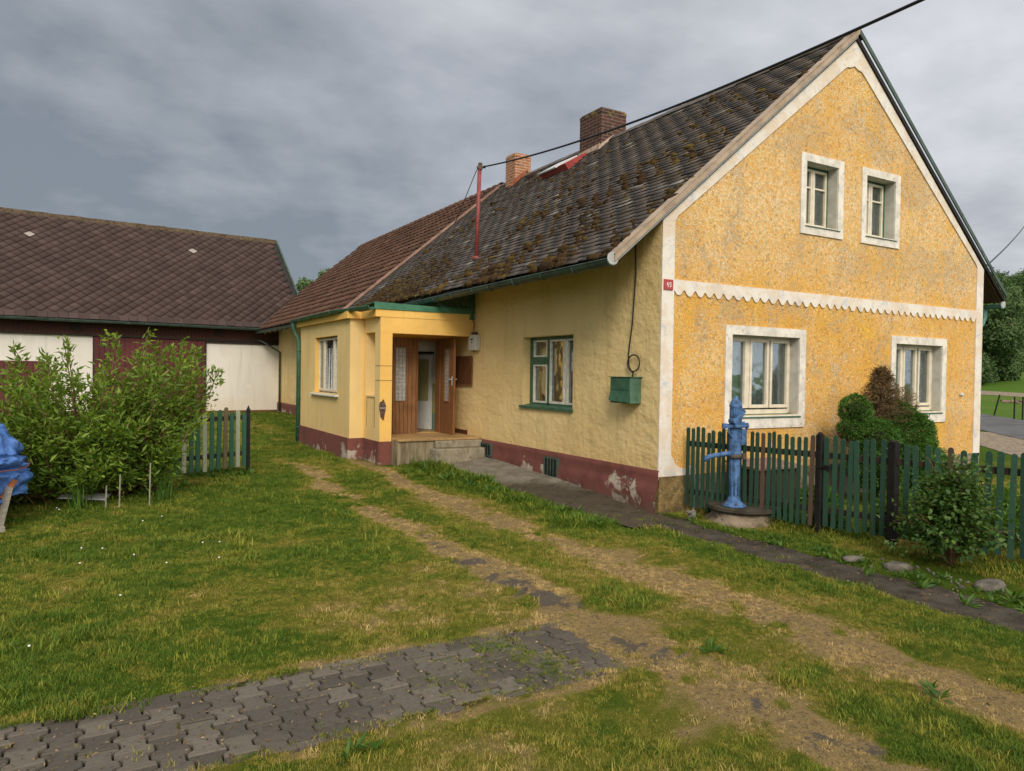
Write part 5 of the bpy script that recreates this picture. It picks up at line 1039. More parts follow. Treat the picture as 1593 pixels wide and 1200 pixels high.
for _ in range(85):
    xx = random.uniform(-8.6, -5.5); sh.append((xx, 3.30+random.gauss(0, .14), random.uniform(.4, 1.25)))
shrub(s1, sh, 118, .10, .032, 'shrubleaf', base=(-6.5, 3.9, .12), spread=.125)
def blob_plant(name, label, cat, c, r, h, n, L, W, mt, group=None, flat=.5):
    t = thing(name, label, cat, (c[0], c[1], c[2]), group); P = rng.normal(size=(n, 3)); P /= np.linalg.norm(P, axis=1)[:, None]; P[:, 2] = np.abs(P[:, 2]); rr = rng.random(n)**.4
    D = P.copy(); D[:, 2] += .5; P = P*rr[:, None]*np.array([r, r, h])*(1+.35*(fbm(P[:, 0]*3, P[:, 1]*3+P[:, 2]*2, 1, 2, 7)-.5)[:, None]*2)+np.array(c)
    V, Fc = leaves(P, D+rng.normal(size=(n, 3))*.5, rng.uniform(.7, 1.3, n)*L, rng.uniform(.7, 1.3, n)*W); npmesh('foliage', V, Fc, mt, t, np.repeat(rng.random(n), 2))
    b = MB()
    for k_ in range(7):
        a = random.random()*6.28; b.tube([c, (c[0]+r*.4*math.cos(a), c[1]+r*.4*math.sin(a), c[2]+h*.5), (c[0]+r*.7*math.cos(a), c[1]+r*.7*math.sin(a), c[2]+h*.85)], [.010, .006, .003], 5)
    b.build('stems', 'twig', t); return t
# rose bush in front of the fence
rb = thing('rose_bush', 'round leafed rose bush in front of the right picket fence', 'bush', (.78, -3.45, 0)); P = []; D = []; stm = MB()
base = Vector((.78, -3.45, .02))
for i in range(120):
    a = random.random()*6.28; el = random.uniform(.1, 1.35); R1 = random.uniform(.30, .58)
    tip = base+Vector((R1*math.cos(a)*math.cos(el)*1.0, R1*math.sin(a)*math.cos(el)*1.0, .16+random.uniform(.58, .76)*math.sin(el)+random.uniform(0, .08)))
    if i < 5: tip = base+Vector((random.gauss(0, .15), random.gauss(0, .15), 1.06))
    mid = base+Vector(((tip.x-base.x)*.35, (tip.y-base.y)*.35, tip.z*.85)); pts = [base*(1-t)**2+mid*2*t*(1-t)+tip*t*t for t in np.linspace(0, 1, 8)]; stm.tube(pts, [.006*(1-.7*t)+.001 for t in np.linspace(0, 1, 8)], 5)
    for _ in range(52):
        t = .35+.65*random.random(); q = base*(1-t)**2+mid*2*t*(1-t)+tip*t*t; off = Vector((random.gauss(0, .055), random.gauss(0, .055), random.gauss(0, .045))); P.append((q+off)[:]); D.append((off.normalized()+Vector((random.gauss(0, .6), random.gauss(0, .6), random.gauss(-.1, .5))))[:])
n = len(P); V, Fc = leaves(P, D, rng.uniform(.7, 1.35, n)*.052, rng.uniform(.8, 1.2, n)*.040, nrm=np.array([0, 0, 1.])); npmesh('foliage', V, Fc, 'roseleaf', rb, np.repeat(rng.beta(1.3, 2.4, n), 2)); stm.build('stems', 'twig', rb)
# dwarf spruce: dead cone over green lobes
sp = thing('dwarf_spruce', 'dwarf spruce with a dead brown cone above dense green lobes by the house wall', 'conifer', (4.0, -.75, 0))
lobes = [(3.30, -.95, .98, .33, .30), (3.12, -.75, 1.40, .22, .22), (4.02, -.95, 1.05, .38, .36), (4.28, -.85, .98, .38, .38), (4.05, -.72, 1.28, .34, .26), (4.42, -.75, .84, .30, .34), (3.75, -1.1, .72, .45, .36), (3.3, -1., .6, .4, .35), (4.15, -1.0, .6, .45, .38), (3.9, -.9, .95, .40, .35), (3.0, -.75, 1.12, .16, .14)]
P = []; N = []; core = MB()
for (x_, y_, z_, r, h) in lobes:
    m_ = int(8500*(r*r)/.12); q = rng.normal(size=(m_, 3)); q /= np.linalg.norm(q, axis=1)[:, None]; rr = 1+.28*(fbm(q[:, 0]*4+x_*5, q[:, 1]*4+q[:, 2]*5, 1, 3, 13)-.5)*2
    P.append(np.array([x_, y_, z_])+q*np.array([r, r, h])*rr[:, None]*rng.uniform(.86, 1.0, m_)[:, None]); N.append(q)
    core.lathe([(r*.6*math.sin(t), -h*.6*math.cos(t)) for t in np.linspace(.15, math.pi-.15, 8)], (x_, y_, z_), 12)
P = np.concatenate(P); N = np.concatenate(N); n = len(P); V, Fc = leaves(P, N+rng.normal(size=(n, 3))*1.1, rng.uniform(.7, 1.3, n)*.042, .014, nrm=N[:, ::-1]); npmesh('foliage', V, Fc, 'needle', sp, np.repeat(rng.random(n), 2))
P = []; D = []; st = MB(); cx0, cy0 = 3.78, -.72
st.tube([(cx0, cy0, 0), (cx0, cy0, 1.2), (cx0+.02, cy0, 2.0)], [.05, .035, .006], 7)
for i in range(420):
    z_ = random.uniform(.78, 2.02); R1 = (2.10-z_)*.50*random.uniform(.7, 1.1)+.03; a = random.random()*6.28; dd = Vector((math.cos(a), math.sin(a), .25)).normalized(); o0 = Vector((cx0, cy0, z_)); tip = o0+dd*R1
    if i % 3 == 0: st.tube([o0, tip], [.006, .002], 4)
    for _ in range(44):
        t = .3+.7*random.random(); q = o0+dd*R1*t; P.append((q+Vector((random.gauss(0, .022), random.gauss(0, .022), random.gauss(0, .018))))[:]); D.append((dd*.8+Vector((random.gauss(0, .5), random.gauss(0, .5), random.gauss(0, .5))))[:])
for i in range(4200):      # brown twigs to the right and left of the cone
    k_ = random.random(); cc = (4.28, -.72, 1.42, .34) if k_ < .55 else ((2.95, -.7, .98, .26) if k_ < .8 else (3.7, -.85, 1.1, .35)); v = Vector((random.gauss(0, 1), random.gauss(0, 1), random.gauss(0, 1))).normalized()*cc[3]*random.random()**.5; P.append((cc[0]+v.x, cc[1]+v.y*.6, cc[2]+v.z)); D.append((v.x, v.y, abs(v.z)+.05))
n = len(P); V, Fc = leaves(P, D, rng.uniform(.6, 1.2, n)*.046, .0085); npmesh('dead_foliage', V, Fc, 'deadneedle', sp, np.repeat(rng.random(n), 2))
st.build('trunk', 'bark', sp); core.build('inner_twigs', 'core', sp)
# garden plants behind the fence
GP = [(1.15, -1.75, .22, .36, 'low leafy garden plant close behind the picket gate'), (1.75, -2.3, .3, .5, 'bushy garden plant behind the middle of the gate'), (1.55, -3.1, .26, .5, 'leafy garden plant behind the rose bush'), (2.3, -3.0, .34, .55, 'broad garden plant in the middle of the garden bed'), (2.6, -1.8, .36, .5, 'broad garden plant below the left ground floor window'),
      (1.9, -4.2, .3, .55, 'leafy garden plant at the right picture edge, close behind the fence'), (2.9, -3.9, .38, .6, 'tall garden plant at the right picture edge, farther back in the bed'), (3.3, -2.6, .38, .6, 'bushy garden plant before the dwarf spruce'), (1.05, -1.25, .16, .3, 'small weed by the fence just right of the pump'), (.75, -.42, .13, .34, 'small dark weed growing at the foot of the first pickets'), (2.3, -.75, .3, .42, 'leafy plant right of the brown cold frame')]
for i, (x_, y_, r, h, lb) in enumerate(GP): blob_plant('garden_plant', lb, 'plant', (x_, y_, 0), r, h*.8, int(2600*r/.3), .062, .034, 'plantleaf', 'green plants in the fenced garden bed')
blob_plant('garden_shrub', 'low spreading dark shrub at the far right beyond the garden fence', 'shrub', (7.9, -3.6, -.1), .85, .95, 5200, .08, .03, 'plantleaf')
cf = thing('cold_frame', 'brown wooden cold frame with a pinkish lid behind the picket fence', 'cold frame', (1.6, -.5, 0))
b = MB(); b.box(1.16, 2.05, -.62, -.17, .02, .60); b.build('box', 'darkrail', cf, bevel=.006); b = MB(); b.add([(1.12, -.68, .60), (2.09, -.68, .60), (2.09, -.12, .66), (1.12, -.12, .66), (1.12, -.68, .63), (2.09, -.68, .63), (2.09, -.12, .69), (1.12, -.12, .69)], MB.BF); b.build('lid', mat_flat('faded reddish lid', (.20, .125, .10), .8, .4), cf)
# strap-leaved plants, sticks and scraps by the shrub
def strap(c, n, h, label, sprd=.6):
    t = thing('iris_clump', label, 'plant', c); b = MB()
    for i in range(n):
        a = random.random()*6.28; l_ = h*random.uniform(.6, 1.05); s_ = random.uniform(.15, sprd); dx, dy = math.cos(a)*s_, math.sin(a)*s_; w_ = .011; x0, y0 = c[0]+random.gauss(0, .05), c[1]+random.gauss(0, .05); px, py = -math.sin(a)*w_, math.cos(a)*w_; vs = []; 
        for j, tt in enumerate((0, .35, .7, 1)):
            k_ = 1-tt*.9; X_ = x0+dx*l_*tt**1.6; Y_ = y0+dy*l_*tt**1.6; Z_ = c[2]+l_*tt*(1-.35*s_*tt); vs += [(X_-px*k_, Y_-py*k_, Z_), (X_+px*k_, Y_+py*k_, Z_)]
        b.add(vs, [(0, 1, 3, 2), (2, 3, 5, 4), (4, 5, 7, 6)])
    b.build('leaves', MT['plantleaf'], t, recalc=False)
strap((-6.72, 3.15, .08), 34, .62, 'clump of long strap leaves beside the blue tarpaulin', .8); strap((-5.75, 3.3, .1), 20, .42, 'clump of grey green strap leaves under the right side of the shrub')
for (x_, y_, h, lb) in ((-6.42, 3.1, .26, 'short bare stick left of the taller one, before the shrub'), (-6.27, 3.02, .40, 'bare upright stick left of the tallest, before the shrub'), (-5.92, 3.1, .52, 'tallest bare stick standing before the middle of the shrub')):
    b = MB(); b.tube([(x_, y_, .0), (x_+.01, y_, .1+h)], .009, 6); tag(b.build('garden_stick', 'weatherwood'), lb, 'stick')
b = MB(); b.add([(-6.95, 3.55, .16), (-6.42, 3.35, .13), (-6.35, 3.55, .17), (-6.9, 3.75, .20), (-6.95, 3.55, .175), (-6.42, 3.35, .145), (-6.35, 3.55, .185), (-6.9, 3.75, .215)], MB.BF); tag(b.build('metal_sheet', 'vergegrey'), 'grey sheet of metal lying on the ground under the shrub', 'metal sheet')

# ================================================================ TARPAULIN stack at the left edge
tp = thing('covered_woodpile', 'stack of boards under a crumpled blue tarpaulin at the left edge', 'woodpile', (-7.9, 2.7, .05))
n, m2_ = 140, 110; V = []; uu = np.linspace(0, 2*math.pi, n, endpoint=False); vv = np.linspace(0, 1, m2_)
U_, Vv = np.meshgrid(uu, vv); rad = .12+np.interp(Vv, [0, .25, .5, .7, 1.0], [.0, .36, .62, .69, .62]); hgt = np.interp(Vv, [0, .25, .5, .7, .85, 1], [1.36, 1.20, .88, .74, .56, .36])
wr = (fbm(U_*2.0/1.0, Vv*3.2, 1.6, 4, 61)-.5); wr2 = np.abs(fbm(np.cos(U_)*3+U_*1.2, Vv*2.0, 2.3, 4, 63)-.5); fold = wr*.18+wr2*.13+.028*np.sin(U_*11+6*wr)*(Vv > .2)+.02*np.sin(Vv*44+9*wr)
fold = np.where(np.abs(Vv-.74) < .035, fold-.05, fold)
RR = (rad+fold*np.clip(Vv*3, 0, 1)); X_ = -8.03+RR*np.cos(U_)*.98; Y_ = 2.75+RR*np.sin(U_)*1.15; Z_ = hgt+wr*.16*(1-Vv)+.04*np.sin(U_*5+3)*(Vv > .9)+.03*wr2
I = np.arange(n*m2_).reshape(m2_, n); Fc = np.stack([I[:-1], np.roll(I[:-1], -1, 1), np.roll(I[1:], -1, 1), I[1:]], -1).reshape(-1, 4)
ta = npmesh('tarpaulin', np.stack([X_, Y_, Z_], -1).reshape(-1, 3), Fc, 'tarp', tp, smooth=True)
b = MB(); b.tube([(-8.03+.98*(.835)*math.cos(t), 2.75+1.15*(.835)*math.sin(t), .71+.01*math.sin(5*t)) for t in np.linspace(0, 2*math.pi, 50)], .006, 5); b.tube([(-7.34, 2.5, .74), (-7.30, 2.49, .76), (-7.28, 2.52, .70)], .008, 5); b.build('cord', 'twine', ta)
b = MB(); b.box(-8.6, -7.62, 2.3, 3.3, .05, .6); b.build('crate', 'orangewood', tp)
b = MB(); b.beam((-7.47, 2.20, .03), (-7.37, 2.26, .52), .10, .035); b.beam((-7.62, 2.14, .06), (-7.40, 2.18, .07), .06, .07); b.build('plank', 'weatherwood', tp, label='grey weathered plank at the front')
b = MB(); b.beam((-7.46, 2.30, .40), (-7.33, 2.38, .58), .08, .05); b.build('plank', 'orangewood', tp, label='orange brown board')

# ================================================================ STONES, KERB, WEEDS
def rock(c, r, mt='stone'):
    b = MB(); sd = random.random()*9; P = iv*(1+.5*(fbm(iv[:, 0]*1.3+sd, iv[:, 1]*1.3+iv[:, 2]*1.7+sd, 1.2, 3, 3)[:, None]-.5)*1.6)*np.array(r)+np.array(c); b.add([tuple(q) for q in P], [tuple(f) for f in ifc]); return b
for i, (x_, y_, r, lb) in enumerate([(.22, -3.25, (.16, .12, .05), 'flat grey stone at the left foot of the rose bush'), (.35, -4.02, (.20, .11, .05), 'flat grey stone right of the rose bush stems'), (.50, -4.55, (.16, .10, .05), 'grey kerb stone at the right picture edge'), (.10, -2.85, (.14, .09, .035), 'dark flat stone half sunk in the grass before the gate')]):
    tag(rock((x_, y_, .03), r).build('stone', 'stone', smooth=True), lb, 'stone', 'stones along the foot of the fence')
b = rock((.04, -.62, .10), (.05, .05, .06), 'paleStone'); b.box(-.07, .06, -.66, -.60, .13, .15); tag(b.build('broken_pipe', 'paleStone'), 'small broken piece of white pipe beside the pump slab', 'pipe')
b = MB()
for i in range(120):
    y_ = random.uniform(-5.4, -2.75); x_ = .16+random.gauss(.12, .10)+(-.0)*y_; r = random.uniform(.006, .016); b.obox((x_, y_, .012+r*.4), (Vector((random.random(), random.random(), .3)).normalized(), (0, 1, 0), (0, 0, 1)), (r, r*.8, r*.5))
tag(b.build('pebbles', 'paleStone'), kind='stuff', label='pale pebbles and gravel along the foot of the fence', cat='pebbles')
# dry leaves, twigs and crumbs
P = []; D = []
for k_ in range(2600):
    q = random.random()
    if q < .3: x_, y_ = random.gauss(-.3, .28), random.uniform(-5.2, -.3)
    elif q < .5: x_, y_ = random.uniform(-.95, 0), random.uniform(-.6, 5)
    elif q < .75: x_, y_ = random.gauss(random.choice(TRX), .22), random.uniform(-5.6, 3)
    else: x_, y_ = random.uniform(-7.2, -3.7), random.uniform(-3.9, -2.9)
    z_ = float(gz(x_, y_))+.018
    if -.93 < x_ < .02 and -.6 < y_ < 5: t_ = (x_+.93)/.95; z_ = (float(gz(x_, y_))+.018)*(1-t_)+float(np.interp(y_, [-.6, 0, 1.16, 2.13, 4.98], [-.01, 0, .10, .19, .28]))*t_+.012
    P.append((x_, y_, z_)); D.append((random.gauss(0, 1), random.gauss(0, 1), random.gauss(0, .15)))
n = len(P); V, Fc = leaves(P, D, rng.uniform(.012, .034, n), rng.uniform(.005, .015, n), nrm=np.array([0, 0, 1.])); o = npmesh('leaf_litter', V, Fc, mat_attr('leaf litter', [(0, (.06, .04, .02)), (.5, (.16, .11, .05)), (1, (.34, .26, .14))], .9, .1), None, np.repeat(rng.random(n), 2)); tag(o, 'dry leaves and crumbs strewn over paths and wheel tracks', 'leaf litter', kind='stuff')
# white clover heads
b = MB()
for k_ in range(20):
    x_, y_ = random.gauss(-6.3, .9), random.gauss(1.2, 1.6); b.lathe([(.002, 0), (.009, .006), (.007, .014)], (x_, y_, float(gz(x_, y_))+.03), 6)
tag(b.build('clover', 'white'), 'tiny white clover heads dotted over the left lawn', 'clover', kind='stuff')
# broad-leaved weeds
P = []; D = []; spots = [(-3.0, -3.95, .10), (-2.93, -4.02, .08), (-2.35, -5.1, .09), (-2.28, -5.0, .07), (-1.15, -.2, .16), (-1.2, .5, .16), (-1.25, 1.3, .15), (-1.3, 2.1, .15), (-.05, -.75, .12), (-.2, -1.1, .1), (-.30, -3.25, .12), (-.25, -3.75, .12), (-.38, -4.2, .12), (-5.5, -4.05, .09), (-5.42, -4.1, .08), (-5.56, -4.12, .08), (-6.1, -4.3, .1), (-6.0, -4.25, .09), (.25, -.5, .1), (-1.5, 3.4, .2), (-1.55, 4.1, .2), (-1.45, 2.8, .18), (-.1, -4.6, .13), (.1, -3.0, .12), (.05, -3.5, .12), (.2, -4.3, .15)]
for k_ in range(60): spots.append((random.uniform(-.1, .3), random.uniform(-4.9, -1.2), .07))
for k_ in range(50): spots.append((random.gauss(-1.2, .12), random.uniform(-.4, 4.8), .12))
for k_ in range(30): spots.append((random.uniform(-7, -4.6), random.uniform(3.6, 4.8), .13))
for k_ in range(30): spots.append((random.uniform(-5.2, -4.2), random.uniform(4.8, 5.5), .10))
for (x_, y_, r) in spots:
    z_ = float(gz(x_, y_))
    for _ in range(random.randint(6, 15)):
        a = random.random()*6.28; el = random.uniform(.1, 1.25); P.append((x_+.01*math.cos(a), y_+.01*math.sin(a), z_+.01)); D.append((math.cos(a)*math.cos(el)*r, math.sin(a)*math.cos(el)*r, math.sin(el)*r))
P = np.array(P); D = np.array(D); n = len(P); ln = np.linalg.norm(D, axis=1); V, Fc = leaves(P, D, ln*rng.uniform(.7, 1.2, n), ln*.26, nrm=np.array([0, 0, 1.]), fold=.15); o = npmesh('weeds', V, Fc, 'plantleaf', None, np.repeat(rng.random(n), 2)); tag(o, 'broad leaved weeds scattered in the lawn and along the paths', 'weeds', kind='stuff')

# ================================================================ TREES AND FIELD beyond the road
def tree(name, label, c, H_, R_c, n, mt, leaf=.42, base_h=.12, group='trees beyond the road', lob=9, sd=0):
    rs = np.random.default_rng(sd); t = thing(name, label, 'tree', c, group); b = MB()
    b.tube([c, (c[0]+.1, c[1], c[2]+H_*.3), (c[0], c[1]+.1, c[2]+H_*.62), (c[0]+.1, c[1], c[2]+H_*.88)], [H_*.022, H_*.016, H_*.009, .03], 8)
    for k_ in range(9):
        a = k_*2.4; z0 = c[2]+H_*(.22+.06*k_); b.tube([(c[0], c[1], z0), (c[0]+R_c*.4*math.cos(a), c[1]+R_c*.4*math.sin(a), z0+H_*.07), (c[0]+R_c*.75*math.cos(a), c[1]+R_c*.75*math.sin(a), z0+H_*.16)], [H_*.009, H_*.006, H_*.002], 6)
    b.build('trunk', 'bark', t, smooth=True)
    P = []; N = []
    for k_ in range(lob):
        zc = rs.uniform(base_h, .86); rc = R_c*math.sin(math.pi*min(1, max(.12, (zc-base_h*.5)/(1.02-base_h*.5))))**.6; a = rs.uniform(0, 6.28); rr = rs.uniform(.2, .62)*rc; lc = np.array([c[0]+rr*math.cos(a), c[1]+rr*math.sin(a), c[2]+zc*H_]); ls = R_c*rs.uniform(.34, .55)
        if k_ == 0: lc = np.array([c[0], c[1], c[2]+.84*H_]); ls = R_c*.45
        m_ = n//lob; q = rs.normal(size=(m_, 3)); q /= np.linalg.norm(q, axis=1)[:, None]; f = .72+.5*fbm(q[:, 0]*3+k_*4, q[:, 1]*3+q[:, 2]*3, 1.4, 3, k_+sd); P.append(lc+q*np.array([ls, ls, ls*.85])*(f*rs.uniform(.45, 1.08, m_)**.5)[:, None]); N.append(q)
    P = np.concatenate(P); P[:, 2] = np.maximum(P[:, 2], c[2]+.2); N = np.concatenate(N); m_ = len(P); V, Fc = leaves(P, rs.normal(size=(m_, 3))+np.array([0, 0, -.3]), rs.uniform(.6, 1.3, m_)*leaf, rs.uniform(.6, 1.2, m_)*leaf*.62, nrm=N*2)
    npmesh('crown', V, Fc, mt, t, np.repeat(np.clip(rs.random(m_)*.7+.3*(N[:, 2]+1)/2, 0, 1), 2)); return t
def at(px, dist):      # ground point in a compass direction taken from the site plan
    d_ = F*1139.3+Rv*(px-796.5); d_ = Vector((d_.x, d_.y, 0)).normalized(); x_, y_ = CAM.x+d_.x*dist, CAM.y+d_.y*dist; return (x_, y_, float(gz(x_, y_)))
TL = [(1505, 98, 13.5, 5.5, 0, 'broad dark green tree nearest behind the house corner'), (1538, 104, 13.2, 4.6, 0, 'dark green tree beside the house eave, beyond the road'), (1557, 118, 12.0, 4.4, 1, 'middle pale green tree of the row on the meadow edge'), (1583, 170, 14.5, 7, 0, 'tall dark tree at the top of the meadow'), (1612, 175, 16, 8, 1, 'pale green tree at the top of the meadow by the picture edge'), (1572, 190, 11, 8, 0, 'farthest dark tree on the meadow skyline'), (1650, 150, 16, 8, 0, 'dark tree on the meadow right of the picture edge'), (1480, 120, 13, 6, 1, 'pale green tree hidden behind the house roof'), (1525, 100, 5.5, 3.4, 0, 'low round tree at the foot of the row'), (1545, 106, 4.0, 2.8, 0, 'lowest bushy tree at the foot of the row')]
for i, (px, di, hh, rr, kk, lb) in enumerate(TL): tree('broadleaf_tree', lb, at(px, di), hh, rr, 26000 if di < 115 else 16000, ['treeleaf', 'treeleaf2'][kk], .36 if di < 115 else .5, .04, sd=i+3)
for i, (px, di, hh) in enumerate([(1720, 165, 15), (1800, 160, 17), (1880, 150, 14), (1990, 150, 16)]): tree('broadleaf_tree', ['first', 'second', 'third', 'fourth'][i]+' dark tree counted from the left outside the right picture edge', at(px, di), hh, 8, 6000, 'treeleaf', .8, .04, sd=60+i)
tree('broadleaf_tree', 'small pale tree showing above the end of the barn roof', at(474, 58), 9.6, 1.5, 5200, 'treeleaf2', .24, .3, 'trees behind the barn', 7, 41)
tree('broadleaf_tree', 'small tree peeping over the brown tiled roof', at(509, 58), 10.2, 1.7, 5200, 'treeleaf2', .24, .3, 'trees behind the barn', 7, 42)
# wire fence posts of the meadow
for i, (px, di, lean, lb) in enumerate([(1547, 55, .25, 'leaning thin meadow fence post'), (1579, 50, 0, 'upright thin meadow fence post'), (1592, 50, 0, 'thin meadow fence post at the picture edge')]):
    x_, y_, z_ = at(px, di); b = MB(); b.tube([(x_, y_, z_-.1), (x_+lean*.6, y_-lean, z_+1.3)], .045, 6); tag(b.build('meadow_post', 'blackpost'), lb, 'post', 'thin posts of the meadow fence')
x_, y_, z_ = at(1592, 78)
b = MB()
for k_ in range(60): b.obox((x_+random.gauss(0, .55), y_+random.gauss(0, .8), z_+.05+random.random()*.2), (Vector((random.random(), random.random(), .2)).normalized(), (0, 1, 0), (0, 0, 1)), (.2, .16, .14))
tag(b.build('rubble_heap', mat_flat('reddish rubble', (.24, .17, .12), .9, .5, 1.5)), 'reddish heap of rubble on the green meadow', 'rubble heap')
# overhead lines
def cable(pts, r, label, name='overhead_cable'):
    b = MB(); b.tube(pts, r, 7); tag(b.build(name, 'cable', smooth=True), label, 'cable')
A_ = Vector((.17, 5.47, 5.96)); Bm = Vector((.60, -3.10, 5.72)); 
dr_ = (Vector((-.84, -4, 4.92))-CAM); Bm = Vector((-.84, -4, 4.92)); d_ = Bm-A_; Bx = A_+d_*1.5; sag = 0
cable([A_+d_*t-Vector((0, 0, .832*t*(1-t/1.25)-.1664*t)) for t in np.linspace(0, 1.5, 50)], .015, 'thick black service cable running from the roof mast up to the right')
po = thing('utility_pole', 'wooden utility pole carrying the service cable, outside the picture', 'pole', (Bx.x, Bx.y, 0)); b = MB(); b.tube([(Bx.x, Bx.y+.1, -.2), (Bx.x, Bx.y+.1, Bx.z+.6)], [.13, .10], 12); b.build('pole', 'bark', po)
E2 = Vector((8.55, .45, 3.95)); dr2 = (F*1139.3+Rv*(1600-796.5)-Uv*(343-600)).normalized(); E3 = CAM+dr2*46
cable([E2+(E3-E2)*t-Vector((0, 0, .5*t*(1-t))) for t in np.linspace(-.0, 1.3, 24)], .02, 'thin wire rising from behind the right eave', 'telephone_wire')

# ================================================================ GRASS (instances of small tufts)
k = M('grass blades'); dry = k.attr('dry', True); rn = k.attr('rn', True)
dd = k.math('ADD', dry, k.math('MULTIPLY', k.math('SUBTRACT', rn, .5), .42)); c = k.mix(k.step(dd, .0, .30), (.100, .175, .018), (.255, .265, .038)); c = k.mix(k.step(dd, .30, .54), c, (.34, .28, .065)); c = k.mix(k.step(dd, .54, .82), c, (.58, .43, .19)); c = k.hsv(c, .5, 1., k.step(rn, 0, 1, .75, 1.2))
k.set(k.b.inputs['Base Color'], c); k.b.inputs['Roughness'].default_value = .65; k.b.inputs['Specular IOR Level'].default_value = .2
tr = k.n('ShaderNodeBsdfTranslucent'); k.l(c, tr.inputs[0]); mx = k.n('ShaderNodeMixShader'); mx.inputs[0].default_value = .3; k.l(k.b.outputs[0], mx.inputs[1]); k.l(tr.outputs[0], mx.inputs[2]); k.l(mx.outputs[0], k.t.nodes['Material Output'].inputs[0]); MT['grass'] = k.m
gcol = bpy.data.collections.new('tufts')
for vi in range(7):
    V = []; Fc = []; rs = np.random.default_rng(100+vi); nb = 20
    for i in range(nb):
        a = rs.uniform(0, 6.28); r = .05*rs.random()**.6; x0, y0 = r*math.cos(a), r*math.sin(a); h = rs.uniform(.45, 1.)*.042; ln = rs.uniform(.2, 1.3)*h; b_ = rs.uniform(0, 6.28); w_ = rs.uniform(.0016, .0028); px, py = -math.sin(b_)*w_, math.cos(b_)*w_; o = len(V)
        for tt, ww in ((0, 1), (.55, .8), (1, .12)): V += [(x0+math.cos(b_)*ln*tt**1.7-px*ww, y0+math.sin(b_)*ln*tt**1.7-py*ww, h*tt), (x0+math.cos(b_)*ln*tt**1.7+px*ww, y0+math.sin(b_)*ln*tt**1.7+py*ww, h*tt)]
        Fc += [(o, o+1, o+3, o+2), (o+2, o+3, o+5, o+4)]
    me = bpy.data.meshes.new('tuft'); me.from_pydata(V, [], Fc); me.materials.append(MT['grass']); to = bpy.data.objects.new('tuft', me); gcol.objects.link(to)
def sample(n, x0, x1, y0, y1):
    return rng.uniform(x0, x1, n), rng.uniform(y0, y1, n)
PX, PY, PS = [], [], []
for (n, bx, sc) in ((42000, (-7.4, -.3, -6.3, -3.2), .85), (66000, (-9.2, .9, -3.2, .6), .95), (72000, (-10, .4, .6, 7), 1.08), (66000, (-13, .2, 7, 21.8), 1.35), (9000, (.7, 4.6, -6, -.15), 1.7), (4000, (4.6, 9, -6, -.1), 2.4), (14000, (-7.2, -2, -6.9, -5), .95)):
    x_, y_ = sample(n, *bx); PX.append(x_); PY.append(y_); PS.append(np.full(n, sc))
PX = np.concatenate(PX); PY = np.concatenate(PY); PS = np.concatenate(PS); dr_ = dryness(PX, PY); ba = bare(PX, PY); pmk = np.maximum(pathmask(PX, PY), 0)
pv = pavermask(PX, PY, .03)
# frustum cull with margin, so that a step to the side still shows grass
ang = np.arctan2(PX-CAM.x, PY-CAM.y)-yaw; keep = (np.abs(ang) < 1.05)
keep &= lawn_mask(PX, PY).astype(bool); keep &= rng.random(len(PX)) > ba*.95; keep &= rng.random(len(PX)) > sst(.5, .95, dr_)*.45; keep &= (pmk < .25) | (rng.random(len(PX)) < .03)
# tufts on the pavers: on joints, thick over the right-hand part
jn = (np.abs(((PY+3.88) % .165)-.0) < .018) | (np.abs(((PX+3.60) % .1125)-.0) < .014); rp_ = sst(-5.1, -4.5, PX)*(1-sst(-4.0, -3.8, PX))*sst(.30, .46, fbm(PX, PY, 3.0, 3, 77)); keep &= (pv < .5) | (jn & (rng.random(len(PX)) < .10+.9*rp_)) | (rng.random(len(PX)) < .6*rp_)
ss = .36+.48*fbm(PX, PY, 1.9, 3, 44)-.25*dr_; lush = np.exp(-((PX+1.25)/.30)**2)*sst(-.6, .4, PY)*(1-sst(5.0, 5.4, PY)); ss = ss*(1+1.4*lush*(.4+fbm(PX, PY, 2.4, 2, 46)))*(1+.9*np.exp(-((PX-.45-.28*-PY)/.22)**2)*(PY < -.2))
ss *= np.where(pv > .5, .75, 1)
ss *= rng.choice([.7, .9, 1., 1.15, 1.9], len(PX), p=[.25, .3, .25, .15, .05]); ss *= 1+.9*sst(.60, .72, fbm(PX, PY, 3.3, 3, 48))*sst(.45, .2, dr_)
ss *= np.where((PX < -4.4) & (PY > 3.3) & (PY < 5.5), 1.5, 1)
PX, PY, PS, dr_, ss, pv = [q[keep] for q in (PX, PY, PS, dr_, ss, pv)]; n = len(PX); print('tufts', n)
PZ = gz(PX, PY)+np.where((PX > -14) & (PX < 9), (fbm(PX, PY, 2.2, 3, 40)-.5)*.05, 0)-.004
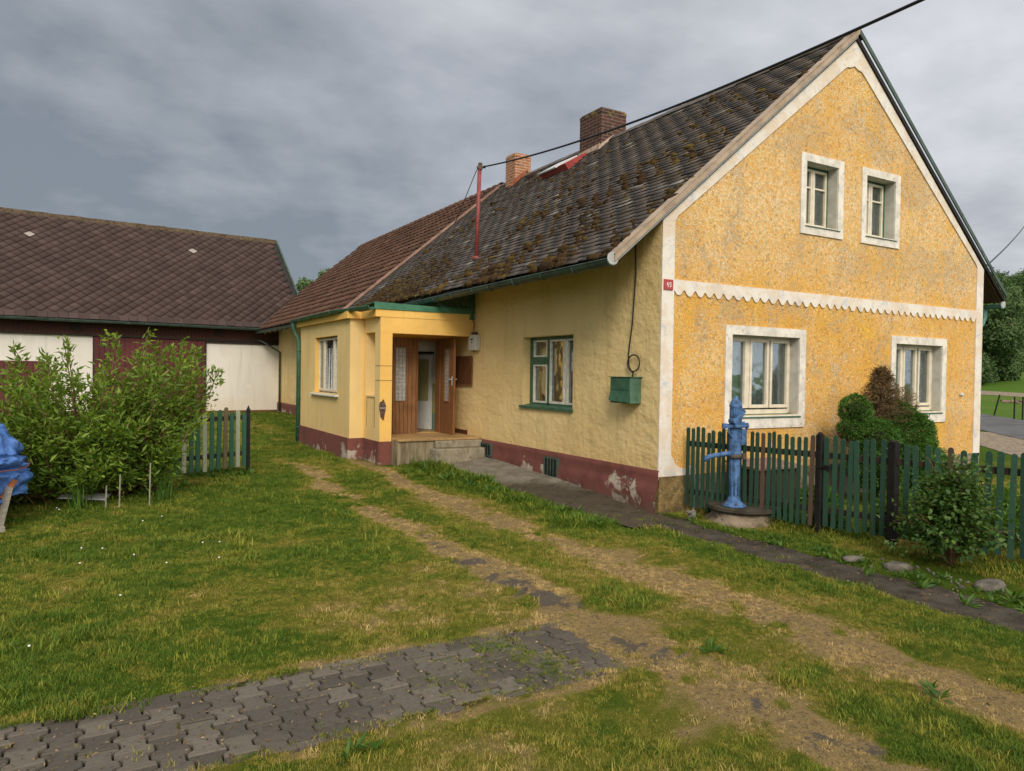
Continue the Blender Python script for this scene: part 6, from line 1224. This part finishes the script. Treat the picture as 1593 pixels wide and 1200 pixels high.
me = bpy.data.meshes.new('grass'); me.vertices.add(n); me.vertices.foreach_set('co', np.stack([PX, PY, PZ], 1).astype(np.float32).ravel()); gr = bpy.data.objects.new('grass', me); COL.objects.link(gr)
dr_ = np.clip(dr_+np.where(pv > .5, .10, 0)-.25*(pv > .5)*(PX > -5), 0, 1)
for nm, v in (('dry', dr_), ('rn', rng.random(n)), ('sc', PS*ss*rng.uniform(.75, 1.25, n)), ('rot', rng.uniform(0, 6.28, n))):
    a = me.attributes.new(nm, 'FLOAT', 'POINT'); a.data.foreach_set('value', v.astype(np.float32))
tag(gr, 'short mown lawn grass, lush green and dried straw in patches', 'grass', kind='stuff')
ng = bpy.data.node_groups.new('tufts', 'GeometryNodeTree'); ng.interface.new_socket('Geometry', in_out='INPUT', socket_type='NodeSocketGeometry'); ng.interface.new_socket('Geometry', in_out='OUTPUT', socket_type='NodeSocketGeometry')
gi = ng.nodes.new('NodeGroupInput'); gout = ng.nodes.new('NodeGroupOutput'); ci = ng.nodes.new('GeometryNodeCollectionInfo'); ci.inputs[0].default_value = gcol; ci.inputs['Separate Children'].default_value = True; ci.inputs['Reset Children'].default_value = True
ip = ng.nodes.new('GeometryNodeInstanceOnPoints'); ip.inputs['Pick Instance'].default_value = True
def na(nm):
    q = ng.nodes.new('GeometryNodeInputNamedAttribute'); q.data_type = 'FLOAT'; q.inputs[0].default_value = nm; return q.outputs[0]
cv = ng.nodes.new('ShaderNodeCombineXYZ'); ng.links.new(na('rot'), cv.inputs[2]); cs = ng.nodes.new('ShaderNodeCombineXYZ')
for i in range(3): ng.links.new(na('sc'), cs.inputs[i])
ri = ng.nodes.new('FunctionNodeRandomValue'); ri.data_type = 'INT'; ri.inputs[4].default_value = 0; ri.inputs[5].default_value = 6
ng.links.new(gi.outputs[0], ip.inputs['Points']); ng.links.new(ci.outputs[0], ip.inputs['Instance']); ng.links.new(ri.outputs[2], ip.inputs['Instance Index']); ng.links.new(cv.outputs[0], ip.inputs['Rotation']); ng.links.new(cs.outputs[0], ip.inputs['Scale']); ng.links.new(ip.outputs[0], gout.inputs[0])
md = gr.modifiers.new('tufts', 'NODES'); md.node_group = ng
